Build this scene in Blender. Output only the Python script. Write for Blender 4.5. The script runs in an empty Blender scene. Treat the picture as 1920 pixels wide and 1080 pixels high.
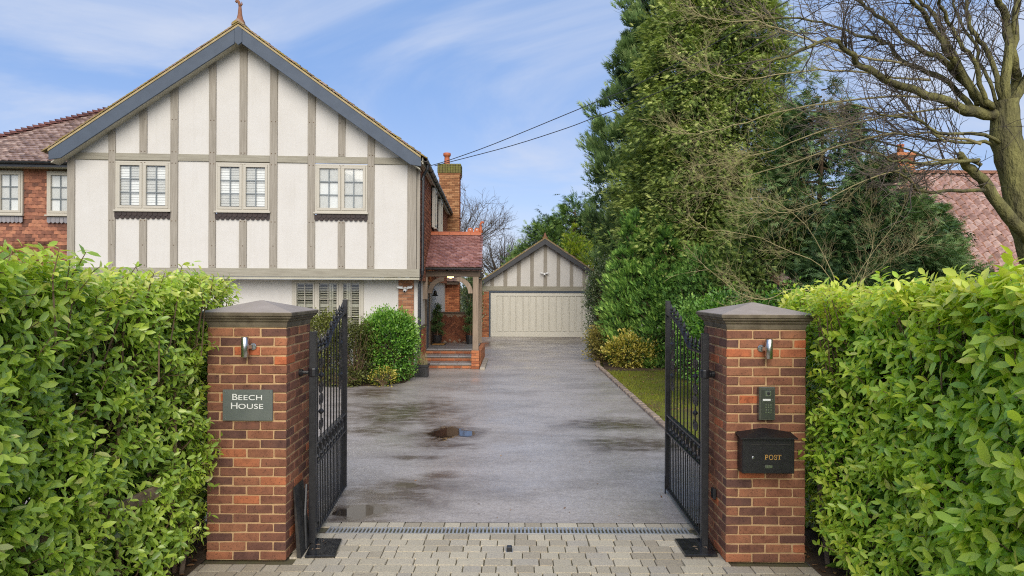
import bpy, bmesh, math, random
import numpy as np
from mathutils import Vector, Matrix

random.seed(7)
RNG = np.random.default_rng(7)
scene = bpy.context.scene
COL = scene.collection
R = math.radians

# ------------------------------------------------------------------ camera, sky, sun, exposure
CAM_H, FPX, ROLL = 2.28, 1280.0, R(0.25)
cam = bpy.data.cameras.new('camera')
cam.lens, cam.sensor_width = 24.0, 36.0
cam.clip_start, cam.clip_end = 0.05, 3000.0
camo = bpy.data.objects.new('camera', cam)
COL.objects.link(camo)
camo.location = (0, 0, CAM_H)
camo.rotation_euler = (R(90), -ROLL, 0)
scene.camera = camo

SUN_AZ, SUN_EL = R(180 - 6), R(34)      # compass style: from +Y clockwise; behind the camera, to its left
world = bpy.data.worlds.new('World')
scene.world = world
world.use_nodes = True
wn, wl = world.node_tree.nodes, world.node_tree.links
wn.clear()


def wnode(t, **kw):
    n = wn.new(t)
    for k, v in kw.items():
        setattr(n, k, v)
    return n


sky = wnode('ShaderNodeTexSky', sky_type='NISHITA', sun_disc=False, sun_elevation=SUN_EL, sun_rotation=SUN_AZ,
            altitude=50.0, air_density=1.0, dust_density=0.6, ozone_density=2.0)
tc = wnode('ShaderNodeTexCoord')
sep = wnode('ShaderNodeSeparateXYZ')
wl.new(tc.outputs['Generated'], sep.inputs[0])
dz = wnode('ShaderNodeMath', operation='ADD'); wl.new(sep.outputs[2], dz.inputs[0]); dz.inputs[1].default_value = 0.42
dzm = wnode('ShaderNodeMath', operation='MAXIMUM'); wl.new(dz.outputs[0], dzm.inputs[0]); dzm.inputs[1].default_value = 0.05
dx = wnode('ShaderNodeMath', operation='DIVIDE'); wl.new(sep.outputs[0], dx.inputs[0]); wl.new(dzm.outputs[0], dx.inputs[1])
dy = wnode('ShaderNodeMath', operation='DIVIDE'); wl.new(sep.outputs[1], dy.inputs[0]); wl.new(dzm.outputs[0], dy.inputs[1])
cmb = wnode('ShaderNodeCombineXYZ'); wl.new(dx.outputs[0], cmb.inputs[0]); wl.new(dy.outputs[0], cmb.inputs[1])
mp = wnode('ShaderNodeMapping'); wl.new(cmb.outputs[0], mp.inputs[0])
mp.inputs['Rotation'].default_value = (0, 0, R(32)); mp.inputs['Scale'].default_value = (1.5, 2.3, 1.0)
mp.inputs['Location'].default_value = (1.7, 0.6, 0.0)
cn = wnode('ShaderNodeTexNoise'); wl.new(mp.outputs[0], cn.inputs['Vector'])
cn.inputs['Scale'].default_value = 0.9; cn.inputs['Detail'].default_value = 8; cn.inputs['Roughness'].default_value = 0.55
cn.inputs['Distortion'].default_value = 1.1
cr = wnode('ShaderNodeMapRange'); wl.new(cn.outputs[0], cr.inputs[0])
cr.inputs['From Min'].default_value = 0.36; cr.inputs['From Max'].default_value = 0.74
cr.inputs['To Min'].default_value = 0.0; cr.inputs['To Max'].default_value = 0.85
cr.interpolation_type = 'SMOOTHSTEP'
gm = wnode('ShaderNodeMix', data_type='RGBA', blend_type='MULTIPLY')
gm.inputs['Factor'].default_value = 1.0
wl.new(sky.outputs[0], gm.inputs['A']); gm.inputs['B'].default_value = (0.80, 0.84, 1.12, 1)
mx = wnode('ShaderNodeMix', data_type='RGBA')
veil = wnode('ShaderNodeMix', data_type='RGBA')          # thin high veil over the whole sky
veil.inputs['Factor'].default_value = 0.8
hz = wnode('ShaderNodeMapRange', interpolation_type='SMOOTHSTEP'); wl.new(sep.outputs[2], hz.inputs[0]); hz.inputs[1].default_value = -0.02; hz.inputs[2].default_value = 0.33
vc = wnode('ShaderNodeMix', data_type='RGBA'); wl.new(hz.outputs[0], vc.inputs['Factor'])
vc.inputs['A'].default_value = (2.45, 2.92, 3.65, 1); vc.inputs['B'].default_value = (1.12, 1.88, 3.3, 1)
wl.new(gm.outputs['Result'], veil.inputs['A']); wl.new(vc.outputs['Result'], veil.inputs['B'])
wl.new(cr.outputs[0], mx.inputs['Factor']); wl.new(veil.outputs['Result'], mx.inputs['A'])
mx.inputs['B'].default_value = (3.1, 3.4, 4.1, 1)
bg = wnode('ShaderNodeBackground'); wl.new(mx.outputs['Result'], bg.inputs[0]); bg.inputs[1].default_value = 0.083
wo = wnode('ShaderNodeOutputWorld'); wl.new(bg.outputs[0], wo.inputs[0])

sun = bpy.data.lights.new('sun', 'SUN')
sun.energy, sun.angle, sun.color = 1.5, R(54), (1.0, 0.92, 0.79)
suno = bpy.data.objects.new('sun', sun)
COL.objects.link(suno)
sd = Vector((math.sin(SUN_AZ) * math.cos(SUN_EL), math.cos(SUN_AZ) * math.cos(SUN_EL), math.sin(SUN_EL)))
suno.rotation_euler = sd.to_track_quat('Z', 'Y').to_euler()
suno.location = (0, -20, 30)

vs = scene.view_settings
scene.display_settings.display_device = 'sRGB'
vs.view_transform, vs.look, vs.exposure, vs.gamma, vs.use_curve_mapping = 'Standard', 'None', 1.40, 1.0, False
scene.cycles.max_bounces = 8
scene.cycles.transparent_max_bounces = 8
scene.cycles.use_denoising = False
scene.cycles.filter_width = 1.1
scene.cycles.sample_clamp_indirect = 4.0

# ------------------------------------------------------------------ geometry of the view, used to measure real positions


def ray(px, py):
    a, b = (px - 960) / FPX, (540 - py) / FPX
    return Vector((a * math.cos(ROLL) - b * math.sin(ROLL), 1.0, a * math.sin(ROLL) + b * math.cos(ROLL)))


def at(px, py, Y):
    d = ray(px, py)
    return Vector((0, 0, CAM_H)) + d * Y


def gnd(px, py, z=0.0):
    d = ray(px, py)
    return Vector((0, 0, CAM_H)) + d * ((z - CAM_H) / d.z)


# ------------------------------------------------------------------ object helpers
W = {}
I4 = Matrix.Identity(4)


def mk(name, data, parent=None, M=None, kind=None):
    o = bpy.data.objects.new(name, data)
    COL.objects.link(o)
    M = M if M is not None else I4
    if data is None:
        M = Matrix.Translation(M.translation)      # empties carry no rotation or shear
    if parent is not None:
        o.parent = parent
        o.matrix_parent_inverse = W[parent.name].inverted()
    o.matrix_basis = M
    W[o.name] = M
    if kind:
        o['kind'] = kind
    return o


def tag(o, label=None, cat=None, group=None, kind=None):
    if label: o['label'] = label
    if cat: o['category'] = cat
    if group: o['group'] = group
    if kind: o['kind'] = kind
    return o


def thing(name, loc, label, cat, group=None):
    o = mk(name, None, None, Matrix.Translation(Vector(loc)))
    o.empty_display_size = 0.2
    return tag(o, label, cat, group)


def setmat(me, mat):
    if mat is not None:
        me.materials.append(mat)


class MB:
    """collects solids and links them as ONE mesh object"""

    def __init__(s, T=None):
        s.v, s.f, s.t, s.T, s.tint = [], [], [], T or I4, 0.5

    def add(s, vs_, fs):
        n = len(s.v)
        s.v += [s.T @ Vector(p) for p in vs_]
        s.t += [s.tint] * len(vs_)
        s.f += [tuple(i + n for i in f) for f in fs]
        return s

    def box(s, x0, x1, y0, y1, z0, z1):
        return s.add([(x0, y0, z0), (x1, y0, z0), (x1, y1, z0), (x0, y1, z0), (x0, y0, z1), (x1, y0, z1), (x1, y1, z1), (x0, y1, z1)],
                     [(0, 3, 2, 1), (4, 5, 6, 7), (0, 1, 5, 4), (1, 2, 6, 5), (2, 3, 7, 6), (3, 0, 4, 7)])

    def obox(s, c, ax, h):
        c = Vector(c); a = [Vector(k) * q for k, q in zip(ax, h)]
        P = [c + a[0] * i + a[1] * j + a[2] * k for k in (-1, 1) for (i, j) in ((-1, -1), (1, -1), (1, 1), (-1, 1))]
        return s.add(P, [(0, 3, 2, 1), (4, 5, 6, 7), (0, 1, 5, 4), (1, 2, 6, 5), (2, 3, 7, 6), (3, 0, 4, 7)])

    def bar(s, p0, p1, w, d, up=(0, 0, 1)):
        p0, p1 = Vector(p0), Vector(p1)
        a = (p1 - p0); L = a.length; a.normalize()
        u = Vector(up); b = a.cross(u)
        if b.length < 1e-4: b = a.cross(Vector((1, 0, 0)))
        b.normalize(); c = b.cross(a)
        return s.obox((p0 + p1) / 2, (a, b, c), (L / 2, w / 2, d / 2))

    def prism(s, poly, y0, y1):
        """poly of (x, z) swept along local y"""
        n = len(poly)
        return s.add([(x, y0, z) for x, z in poly] + [(x, y1, z) for x, z in poly],
                     [tuple(range(n)), tuple(range(2 * n - 1, n - 1, -1))] + [(i, i + n, (i + 1) % n + n, (i + 1) % n) for i in range(n)])

    def tube(s, pts, r, n=6, cap=True):
        pts = [Vector(p) for p in pts]; m = len(pts)
        rs = r if isinstance(r, (list, tuple)) else [r] * m
        V, F = [], []
        ref = None
        for i, p in enumerate(pts):
            t = (pts[min(i + 1, m - 1)] - pts[max(i - 1, 0)])
            if t.length < 1e-9: t = Vector((0, 0, 1))
            t.normalize()
            if ref is None:
                ref = t.cross(Vector((0.31, 0.17, 0.93)))
                if ref.length < 1e-3: ref = t.cross(Vector((1, 0, 0)))
            ref = ref - t * ref.dot(t)
            if ref.length < 1e-6: ref = t.cross(Vector((1, 0.2, 0.1)))
            ref.normalize(); b = t.cross(ref)
            for k in range(n):
                a = 2 * math.pi * k / n
                V.append(p + (ref * math.cos(a) + b * math.sin(a)) * rs[i])
        for i in range(m - 1):
            for k in range(n):
                F.append((i * n + k, i * n + (k + 1) % n, (i + 1) * n + (k + 1) % n, (i + 1) * n + k))
        if cap:
            F.append(tuple(range(n - 1, -1, -1))); F.append(tuple((m - 1) * n + k for k in range(n)))
        return s.add(V, F)

    def lathe(s, prof, c, n=16, square=False, ang=0.0):
        c = Vector(c); V, F = [], []
        n = 4 if square else n
        for r, z in prof:
            for k in range(n):
                a = 2 * math.pi * (k + (0.5 if square else 0)) / n + ang
                q = r * (math.sqrt(2) if square else 1)
                V.append(c + Vector((math.cos(a) * q, math.sin(a) * q, z)))
        m = len(prof)
        for i in range(m - 1):
            for k in range(n):
                F.append((i * n + k, i * n + (k + 1) % n, (i + 1) * n + (k + 1) % n, (i + 1) * n + k))
        F.append(tuple(range(n - 1, -1, -1))); F.append(tuple((m - 1) * n + k for k in range(n)))
        return s.add(V, F)

    def mesh(s, name, mat, smooth=False, bevel=0.0, tint=False):
        me = bpy.data.meshes.new(name)
        me.from_pydata([tuple(p) for p in s.v], [], s.f)
        setmat(me, mat)
        if tint:
            at_ = me.attributes.new('tint', 'FLOAT', 'POINT'); at_.data.foreach_set('value', s.t)
        bm = bmesh.new(); bm.from_mesh(me)
        bmesh.ops.recalc_face_normals(bm, faces=bm.faces)
        if bevel > 0:
            bmesh.ops.bevel(bm, geom=[e for e in bm.edges if e.calc_face_angle(0) > 0.4], offset=bevel, segments=1, affect='EDGES', clamp_overlap=True)
        bm.to_mesh(me); bm.free()
        if smooth: me.polygons.foreach_set('use_smooth', [True] * len(me.polygons))
        me.update()
        return me

    def build(s, name, mat, parent=None, smooth=False, bevel=0.0, kind=None, tint=False):
        return mk(name, s.mesh(name, mat, smooth, bevel, tint), parent, None, kind)


def scatter_mesh(name, tv, tf, P, Rm, S, tint, mat, smooth=False):
    """many copies of a small template as one mesh (numpy)"""
    tv = np.asarray(tv, float); tf = np.asarray(tf, int)
    N, V, F, K = len(P), len(tv), len(tf), tf.shape[1]
    S = np.asarray(S, float)
    S = S[:, None, None] if S.ndim == 1 else S[:, None, :]
    q = tv[None] * S
    co = np.einsum('nij,nvj->nvi', Rm, q) + P[:, None, :]
    me = bpy.data.meshes.new(name)
    me.vertices.add(N * V); me.vertices.foreach_set('co', co.reshape(-1).astype(np.float32))
    idx = (tf[None] + (np.arange(N) * V)[:, None, None]).reshape(-1)
    me.loops.add(len(idx)); me.loops.foreach_set('vertex_index', idx.astype(np.int32))
    me.polygons.add(N * F)
    me.polygons.foreach_set('loop_start', (np.arange(N * F) * K).astype(np.int32))
    me.polygons.foreach_set('loop_total', np.full(N * F, K, np.int32))
    a = me.attributes.new('tint', 'FLOAT', 'POINT')
    a.data.foreach_set('value', np.repeat(tint, V).astype(np.float32))
    setmat(me, mat)
    me.update(calc_edges=True)
    if smooth: me.polygons.foreach_set('use_smooth', np.ones(N * F, bool))
    return me


def unit(a):
    return a / np.maximum(np.linalg.norm(a, axis=-1, keepdims=True), 1e-9)


def frames(d, hint):
    d = unit(d); n = hint - (hint * d).sum(-1, keepdims=True) * d; n = unit(n); b = np.cross(n, d)
    return np.stack([d, b, n], axis=-1)          # columns


def m4(p, Rm, s=1.0):
    M = Matrix(((Rm[0][0], Rm[0][1], Rm[0][2]), (Rm[1][0], Rm[1][1], Rm[1][2]), (Rm[2][0], Rm[2][1], Rm[2][2]))).to_4x4()
    return Matrix.Translation(Vector(p)) @ M @ Matrix.Scale(s, 4)


def field(name, items, meshes, tmpl, mat_stuff, parent, limit=300, key=None, stuff_name=None):
    """lay alike pieces: the first `limit` (nearest, or by key) as objects sharing meshes, the rest joined as stuff.
    items: (position, 3x3 rotation as columns list, xyz scale or None)"""
    key = key or (lambda it: it[0][1] + abs(it[0][0]) * 0.05)
    items = sorted(items, key=key)
    for it in items[:limit]:
        M = m4(it[0], it[1])
        if len(it) > 2 and it[2] is not None:
            M = M @ Matrix.Diagonal((*it[2], 1))
        mk(name, random.choice(meshes), parent, M)
    rest = items[limit:]
    if rest:
        P = np.array([list(it[0]) for it in rest]); Rm = np.array([[list(r) for r in it[1]] for it in rest])
        S = np.array([list(it[2]) if len(it) > 2 and it[2] is not None else [1, 1, 1] for it in rest], float)
        me = scatter_mesh(stuff_name or name + '_field', tmpl[0], tmpl[1], P, Rm, S, RNG.random(len(rest)), mat_stuff)
        mk(stuff_name or name + '_field', me, parent, None, 'stuff')


BOXQ = [(0, 3, 2, 1), (4, 5, 6, 7), (0, 1, 5, 4), (1, 2, 6, 5), (2, 3, 7, 6), (3, 0, 4, 7)]


def boxv(a, b, c):
    return [(x, y, z) for z in (-c, c) for (x, y) in ((-a, -b), (a, -b), (a, b), (-a, b))]


def block_meshes(name, L, Wd, Hh, mat, n=3, bev=0.006, jit=0.003):
    """n slightly different worn blocks"""
    out = []
    for i in range(n):
        b = MB(); b.add([(x + random.uniform(-jit, jit), y + random.uniform(-jit, jit), z + random.uniform(-jit, jit)) for x, y, z in boxv(L / 2, Wd / 2, Hh / 2)], BOXQ)
        out.append(b.mesh(name, mat, False, bev))
    return out


# ------------------------------------------------------------------ materials


class NT:
    def __init__(s, name):
        s.m = bpy.data.materials.new(name); s.m.use_nodes = True
        s.n, s.l = s.m.node_tree.nodes, s.m.node_tree.links
        s.n.clear()
        s.out = s.n.new('ShaderNodeOutputMaterial')

    def node(s, t, ins=None, **kw):
        n = s.n.new(t)
        for k, v in kw.items(): setattr(n, k, v)
        for k, v in (ins or {}).items(): s.set(n.inputs[k], v)
        return n

    def set(s, sock, v):
        if isinstance(v, bpy.types.NodeSocket): s.l.new(v, sock)
        elif isinstance(v, bpy.types.Node): s.l.new(v.outputs[0], sock)
        else: sock.default_value = v

    def math(s, op, a, b=None, c=None, clamp=False):
        n = s.node('ShaderNodeMath', operation=op, use_clamp=clamp)
        s.set(n.inputs[0], a)
        if b is not None: s.set(n.inputs[1], b)
        if c is not None: s.set(n.inputs[2], c)
        return n.outputs[0]

    def coords(s, rnd=True, scale=None):
        t = s.node('ShaderNodeTexCoord').outputs['Object']
        if rnd:
            oi = s.node('ShaderNodeObjectInfo').outputs['Random']
            v = s.node('ShaderNodeVectorMath', {0: t}, operation='ADD')
            c = s.node('ShaderNodeCombineXYZ', {0: s.math('MULTIPLY', oi, 37.0), 1: s.math('MULTIPLY', oi, 91.0), 2: s.math('MULTIPLY', oi, 53.0)})
            s.l.new(c.outputs[0], v.inputs[1]); t = v.outputs[0]
        if scale:
            mpn = s.node('ShaderNodeMapping', {0: t}); mpn.inputs['Scale'].default_value = scale; t = mpn.outputs[0]
        return t

    def noise(s, vec, scale, detail=4, rough=0.55, dist=0.0):
        n = s.node('ShaderNodeTexNoise', {'Vector': vec, 'Scale': scale, 'Detail': detail, 'Roughness': rough, 'Distortion': dist})
        return n.outputs[0]

    def ramp(s, fac, cols, pos=None, interp='LINEAR'):
        n = s.node('ShaderNodeValToRGB', {0: fac}); n.color_ramp.interpolation = interp
        e = n.color_ramp.elements
        k = len(cols)
        pos = pos or [i / max(k - 1, 1) for i in range(k)]
        while len(e) < k: e.new(0.5)
        for i in range(k):
            e[i].position = pos[i]; c = cols[i]; e[i].color = (*c, 1) if len(c) == 3 else c
        return n.outputs[0]

    def mix(s, f, a, b, blend='MIX'):
        n = s.node('ShaderNodeMix', data_type='RGBA', blend_type=blend)
        s.set(n.inputs['Factor'], f)
        for k, v in (('A', a), ('B', b)):
            s.set(n.inputs[k], (*v, 1) if isinstance(v, tuple) and len(v) == 3 else v)
        return n.outputs['Result']

    def bump(s, h, strength=0.3, dist=0.01):
        return s.node('ShaderNodeBump', {'Height': h, 'Strength': strength, 'Distance': dist}).outputs[0]

    def principled(s, col, rough=0.6, spec=0.5, metal=0.0, normal=None, **kw):
        p = s.node('ShaderNodeBsdfPrincipled')
        s.set(p.inputs['Base Color'], (*col, 1) if isinstance(col, tuple) and len(col) == 3 else col)
        s.set(p.inputs['Roughness'], rough); s.set(p.inputs['Specular IOR Level'], spec); s.set(p.inputs['Metallic'], metal)
        if normal is not None: s.set(p.inputs['Normal'], normal)
        for k, v in kw.items(): s.set(p.inputs[k.replace('_', ' ')], v)
        s.l.new(p.outputs[0], s.out.inputs[0])
        return p

    def tint(s):
        return s.node('ShaderNodeAttribute', attribute_name='tint').outputs['Fac']

    def rand(s):
        return s.node('ShaderNodeObjectInfo').outputs['Random']


def plain(name, c1, c2, nscale=6, rough=0.6, bump=0.15, bscale=80, spec=0.4, metal=0.0, stretch=None, rvar=0.1, bdist=0.004):
    m = NT(name); v = m.coords(True, stretch)
    n = m.noise(v, nscale, 5)
    col = m.ramp(n, [c1, c2], [0.3, 0.7])
    fine = m.noise(v, bscale, 3)
    col = m.mix(0.25, col, m.ramp(fine, [(0.6, 0.6, 0.6), (1.25, 1.25, 1.25)], [0.3, 0.7]), 'MULTIPLY')
    r = m.math('ADD', rough - rvar / 2, m.math('MULTIPLY', n, rvar))
    m.principled(col, r, spec, metal, m.bump(fine, bump, bdist))
    return m.m


def piecewise(name, palette, pos, attr, rough=0.8, speck=0.5, blotch=9.0, bump=0.4, spec=0.25, moss=None):
    """fired clay pieces: each its own tone, with blotches and specks"""
    m = NT(name); v = m.coords(True)
    f = m.tint() if attr else m.rand()
    base = m.ramp(f, palette, pos)
    n = m.noise(v, blotch, 5, 0.65)
    base = m.mix(1.0, base, m.ramp(n, [(0.62, 0.58, 0.6), (1.0, 1.0, 1.0), (1.32, 1.22, 1.12)], [0.28, 0.5, 0.75]), 'MULTIPLY')
    sp = m.noise(v, 70, 3, 0.6)
    base = m.mix(m.math('MULTIPLY', m.ramp(sp, [(0, 0, 0), (1, 1, 1)], [0.56, 0.68]), speck), base, (0.02, 0.015, 0.015))
    if moss:
        g = m.noise(v, 4.0, 5, 0.7)
        base = m.mix(m.ramp(g, [(0, 0, 0), (1, 1, 1)], moss[1]), base, moss[0])
    h = m.math('ADD', m.math('MULTIPLY', n, 0.6), m.math('MULTIPLY', sp, 0.4))
    m.principled(base, rough, spec, 0, m.bump(h, bump, 0.006))
    return m.m


def foliage(name, cols, rough=0.45, trans=0.25, spec=0.5, rnd=0.0, g=1.0):
    cols = [tuple(min(x * g, .7) for x in c) for c in cols]
    m = NT(name)
    t = m.tint()
    if rnd: t = m.math('ADD', t, m.math('MULTIPLY', m.math('SUBTRACT', m.rand(), 0.5), rnd))
    c = m.ramp(t, cols)
    p = m.principled(c, rough, spec)
    tr = m.node('ShaderNodeBsdfTranslucent'); m.set(tr.inputs[0], m.mix(1.0, c, (1.3, 1.35, 0.6), 'MULTIPLY'))
    ms = m.node('ShaderNodeMixShader'); ms.inputs[0].default_value = trans
    m.l.new(p.outputs[0], ms.inputs[1]); m.l.new(tr.outputs[0], ms.inputs[2]); m.l.new(ms.outputs[0], m.out.inputs[0])
    return m.m


BRICK_PAL = [(0.125, 0.063, 0.05), (0.185, 0.082, 0.053), (0.25, 0.104, 0.060), (0.315, 0.138, 0.075), (0.46, 0.13, 0.052)]
M = {}
M['brick'] = piecewise('brick', BRICK_PAL, [0, 0.3, 0.62, 0.92, 1.0], False)
RED_PAL = [(0.25, 0.085, 0.04), (0.36, 0.12, 0.055), (0.43, 0.16, 0.07), (0.5, 0.2, 0.09)]
M['redbrick'] = piecewise('red brick', RED_PAL, None, False, speck=0.25)
M['redbrick_f'] = piecewise('red brick field', RED_PAL, None, True, speck=0.25)
OCH_PAL = [(0.21, 0.095, 0.045), (0.31, 0.145, 0.065), (0.37, 0.185, 0.085), (0.43, 0.24, 0.12)]
M['ochre'] = piecewise('chimney brick', OCH_PAL, None, False, speck=0.3)
M['mortar'] = plain('mortar', (0.56, 0.37, 0.20), (0.46, 0.29, 0.15), 12, 0.95, 0.5, 150, 0.2)
M['mortar_d'] = plain('mortar grey', (0.34, 0.25, 0.18), (0.27, 0.18, 0.12), 12, 0.95, 0.5, 150, 0.2)
TILE_PAL = [(0.15, 0.10, 0.086), (0.22, 0.145, 0.122), (0.29, 0.20, 0.17), (0.40, 0.30, 0.26)]
M['tile'] = piecewise('roof tile', TILE_PAL, None, False, 0.5, 0.3, spec=0.5)
M['tile_f'] = piecewise('roof tile field', TILE_PAL, None, True, 0.5, 0.3, spec=0.5)
M['moss_tile'] = piecewise('mossy roof tile', TILE_PAL, None, False, 0.7, 0.3, moss=((0.28, 0.21, 0.05), [0.42, 0.58]))
HUNG_PAL = [(0.14, 0.065, 0.045), (0.26, 0.11, 0.07), (0.35, 0.15, 0.09), (0.42, 0.19, 0.11)]
M['hung'] = piecewise('hung tile', HUNG_PAL, None, False, 0.75, 0.2)
M['hung_f'] = piecewise('hung tile field', HUNG_PAL, None, True, 0.75, 0.2)
PAN_PAL = [(0.33, 0.20, 0.16), (0.41, 0.25, 0.205), (0.47, 0.30, 0.25), (0.54, 0.38, 0.32)]
M['pantile'] = piecewise('pantile', PAN_PAL, None, False, 0.6, 0.2, spec=0.4, moss=((0.13, 0.14, 0.05), [0.64, 0.74]))
M['pantile_f'] = piecewise('pantile field', PAN_PAL, None, True, 0.6, 0.2, spec=0.4)
PAV_PAL = [(0.36, 0.31, 0.23), (0.46, 0.41, 0.31), (0.54, 0.48, 0.36), (0.42, 0.38, 0.31)]
M['paver'] = piecewise('paver', PAV_PAL, None, False, 0.75, 0.35, 14, 0.35, 0.3)
M['paver_f'] = piecewise('paver field', PAV_PAL, None, True, 0.75, 0.35, 14, 0.35, 0.3)
M['kerb'] = piecewise('kerb stone', [(0.26, 0.2, 0.15), (0.36, 0.28, 0.21)], None, False, 0.85, 0.3, 14)
M['terracotta'] = plain('terracotta', (0.5, 0.15, 0.06), (0.4, 0.11, 0.05), 9, 0.6, 0.3)
M['oldterra'] = plain('weathered terracotta', (0.30, 0.13, 0.07), (0.2, 0.1, 0.06), 14, 0.8, 0.4)
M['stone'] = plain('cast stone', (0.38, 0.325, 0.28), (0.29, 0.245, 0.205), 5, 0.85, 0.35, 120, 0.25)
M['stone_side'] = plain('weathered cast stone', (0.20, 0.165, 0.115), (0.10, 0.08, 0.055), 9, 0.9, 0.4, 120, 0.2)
M['concrete'] = plain('concrete', (0.42, 0.37, 0.3), (0.33, 0.29, 0.24), 4, 0.85, 0.3, 120, 0.3)
def weathered(name, c1, c2, streak, grime, rough=0.85, bumpy=0.3, bscale=120):
    m = NT(name); v = m.coords(False)
    col = m.ramp(m.noise(v, 1.6, 6, 0.65), [c1, c2], [0.3, 0.7])
    st = m.noise(m.coords(False, (7, 7, 0.5)), 1.0, 6, 0.7)
    col = m.mix(m.ramp(st, [(0, 0, 0), (streak, streak, streak)], [0.5, 0.75]), col, grime)
    sp = m.noise(v, 9, 7, 0.75)
    col = m.mix(m.ramp(sp, [(0, 0, 0), (streak, streak, streak)], [0.56, 0.78]), col, grime)
    f = m.noise(v, bscale, 3)
    m.principled(col, rough, 0.25, 0, m.bump(m.math('ADD', f, m.math('MULTIPLY', m.noise(v, 22, 4), 0.8)), bumpy, 0.006))
    return m.m


M['render'] = weathered('white render', (0.62, 0.60, 0.565), (0.585, 0.56, 0.52), 0.22, (0.45, 0.42, 0.36))
M['timber'] = plain('grey green timber', (0.37, 0.335, 0.28), (0.27, 0.24, 0.195), 3, 0.8, 0.5, 45, 0.25, 0, (9, 9, 0.6))
M['timber_h'] = plain('grey green timber rail', (0.37, 0.345, 0.275), (0.275, 0.25, 0.195), 3, 0.8, 0.5, 45, 0.25, 0, (0.6, 9, 9))
M['joinery'] = plain('painted joinery', (0.50, 0.465, 0.39), (0.47, 0.435, 0.36), 3, 0.5, 0.05, 90, 0.4)
M['shutter'] = plain('white shutter', (0.68, 0.62, 0.5), (0.62, 0.57, 0.46), 3, 0.5, 0.05, 90, 0.4)
M['gdoor'] = plain('garage door paint', (0.66, 0.63, 0.54), (0.62, 0.59, 0.50), 2, 0.5, 0.05, 90, 0.4)
M['slate_paint'] = plain('slate blue paint', (0.078, 0.10, 0.135), (0.065, 0.084, 0.115), 4, 0.6, 0.1, 90, 0.35)
M['soffit'] = plain('soffit board', (0.52, 0.50, 0.40), (0.45, 0.42, 0.33), 4, 0.7, 0.1)
M['black'] = plain('black iron', (0.012, 0.012, 0.014), (0.02, 0.02, 0.022), 20, 0.38, 0.25, 160, 0.5)
M['blackpl'] = plain('black plastic', (0.015, 0.016, 0.018), (0.03, 0.03, 0.03), 10, 0.4, 0.1, 90, 0.5)
M['gutter'] = plain('black gutter', (0.02, 0.022, 0.027), (0.035, 0.037, 0.04), 10, 0.35, 0.1, 90, 0.5)
M['plate'] = plain('wet black steel plate', (0.01, 0.01, 0.012), (0.03, 0.03, 0.03), 14, 0.15, 0.1, 60, 0.5, 0, None, 0.35)
M['rubber'] = plain('scuffed black panel', (0.014, 0.014, 0.014), (0.05, 0.045, 0.04), 12, 0.6, 0.3, 80)
M['steel'] = plain('brushed steel', (0.55, 0.55, 0.56), (0.62, 0.62, 0.63), 30, 0.3, 0.05, 200, 0.5, 1.0, (1, 1, 0.1))
M['galv'] = plain('galvanised grate', (0.55, 0.55, 0.54), (0.42, 0.42, 0.41), 20, 0.45, 0.1, 90, 0.5, 0.6)
M['white'] = plain('white plastic', (0.8, 0.8, 0.79), (0.76, 0.76, 0.75), 5, 0.35, 0.02)
M['dark'] = plain('dark interior', (0.03, 0.03, 0.03), (0.02, 0.02, 0.02), 3, 0.9, 0.0)
M['room'] = plain('warm dim room', (0.12, 0.09, 0.06), (0.05, 0.04, 0.03), 1.5, 0.9, 0.0)
M['blind'] = plain('pale blind', (0.82, 0.81, 0.78), (0.78, 0.77, 0.74), 3, 0.6, 0.02)
M['leadbar'] = plain('grey glazing bar', (0.16, 0.19, 0.20), (0.2, 0.22, 0.23), 3, 0.5, 0.02)
M['oak'] = plain('weathered oak', (0.22, 0.165, 0.12), (0.34, 0.26, 0.19), 3, 0.8, 0.5, 50, 0.3, 0, (9, 9, 0.7))
M['darkoak'] = plain('dark oak beam', (0.10, 0.075, 0.055), (0.17, 0.125, 0.09), 3, 0.8, 0.4, 50, 0.3, 0, (0.8, 6, 6))
M['slab'] = plain('wet stone slab', (0.20, 0.19, 0.19), (0.29, 0.275, 0.27), 3, 0.35, 0.2, 60, 0.5)
M['tread_brick'] = M['redbrick']
M['coir'] = plain('coir mat', (0.42, 0.22, 0.06), (0.34, 0.17, 0.05), 40, 0.95, 0.6, 200)
M['slate'] = plain('slate plaque', (0.10, 0.118, 0.108), (0.135, 0.15, 0.135), 5, 0.5, 0.15, 120, 0.4)
M['letter'] = plain('white lettering', (0.78, 0.78, 0.74), (0.74, 0.74, 0.7), 5, 0.6, 0.0)
M['gold'] = plain('gold lettering', (0.62, 0.36, 0.10), (0.55, 0.31, 0.08), 5, 0.45, 0.0)
M['postbox'] = plain('black textured powder coat', (0.009, 0.009, 0.010), (0.014, 0.014, 0.015), 20, 0.45, 0.5, 320, 0.45)
M['intercom'] = plain('intercom metal', (0.22, 0.22, 0.195), (0.17, 0.17, 0.15), 6, 0.3, 0.05, 90, 0.5, 0.7)
M['intercom_f'] = plain('intercom glossy face', (0.06, 0.066, 0.055), (0.05, 0.055, 0.046), 6, 0.12, 0.02, 90, 0.6)
M['bark'] = plain('mossy bark', (0.25, 0.235, 0.085), (0.075, 0.068, 0.042), 5, 0.95, 1.0, 22, 0.15, 0, (1, 1, 0.35), 0.1, 0.06)
M['twig'] = plain('grey brown twig', (0.13, 0.105, 0.08), (0.075, 0.06, 0.05), 4, 0.85, 0.3, 60, 0.3)
M['tantwig'] = plain('tan lichen twig', (0.44, 0.37, 0.19), (0.30, 0.26, 0.12), 3, 0.85, 0.3, 60, 0.3)
M['stem'] = plain('brown stem', (0.13, 0.085, 0.05), (0.22, 0.15, 0.09), 6, 0.85, 0.3, 60, 0.3)
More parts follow.
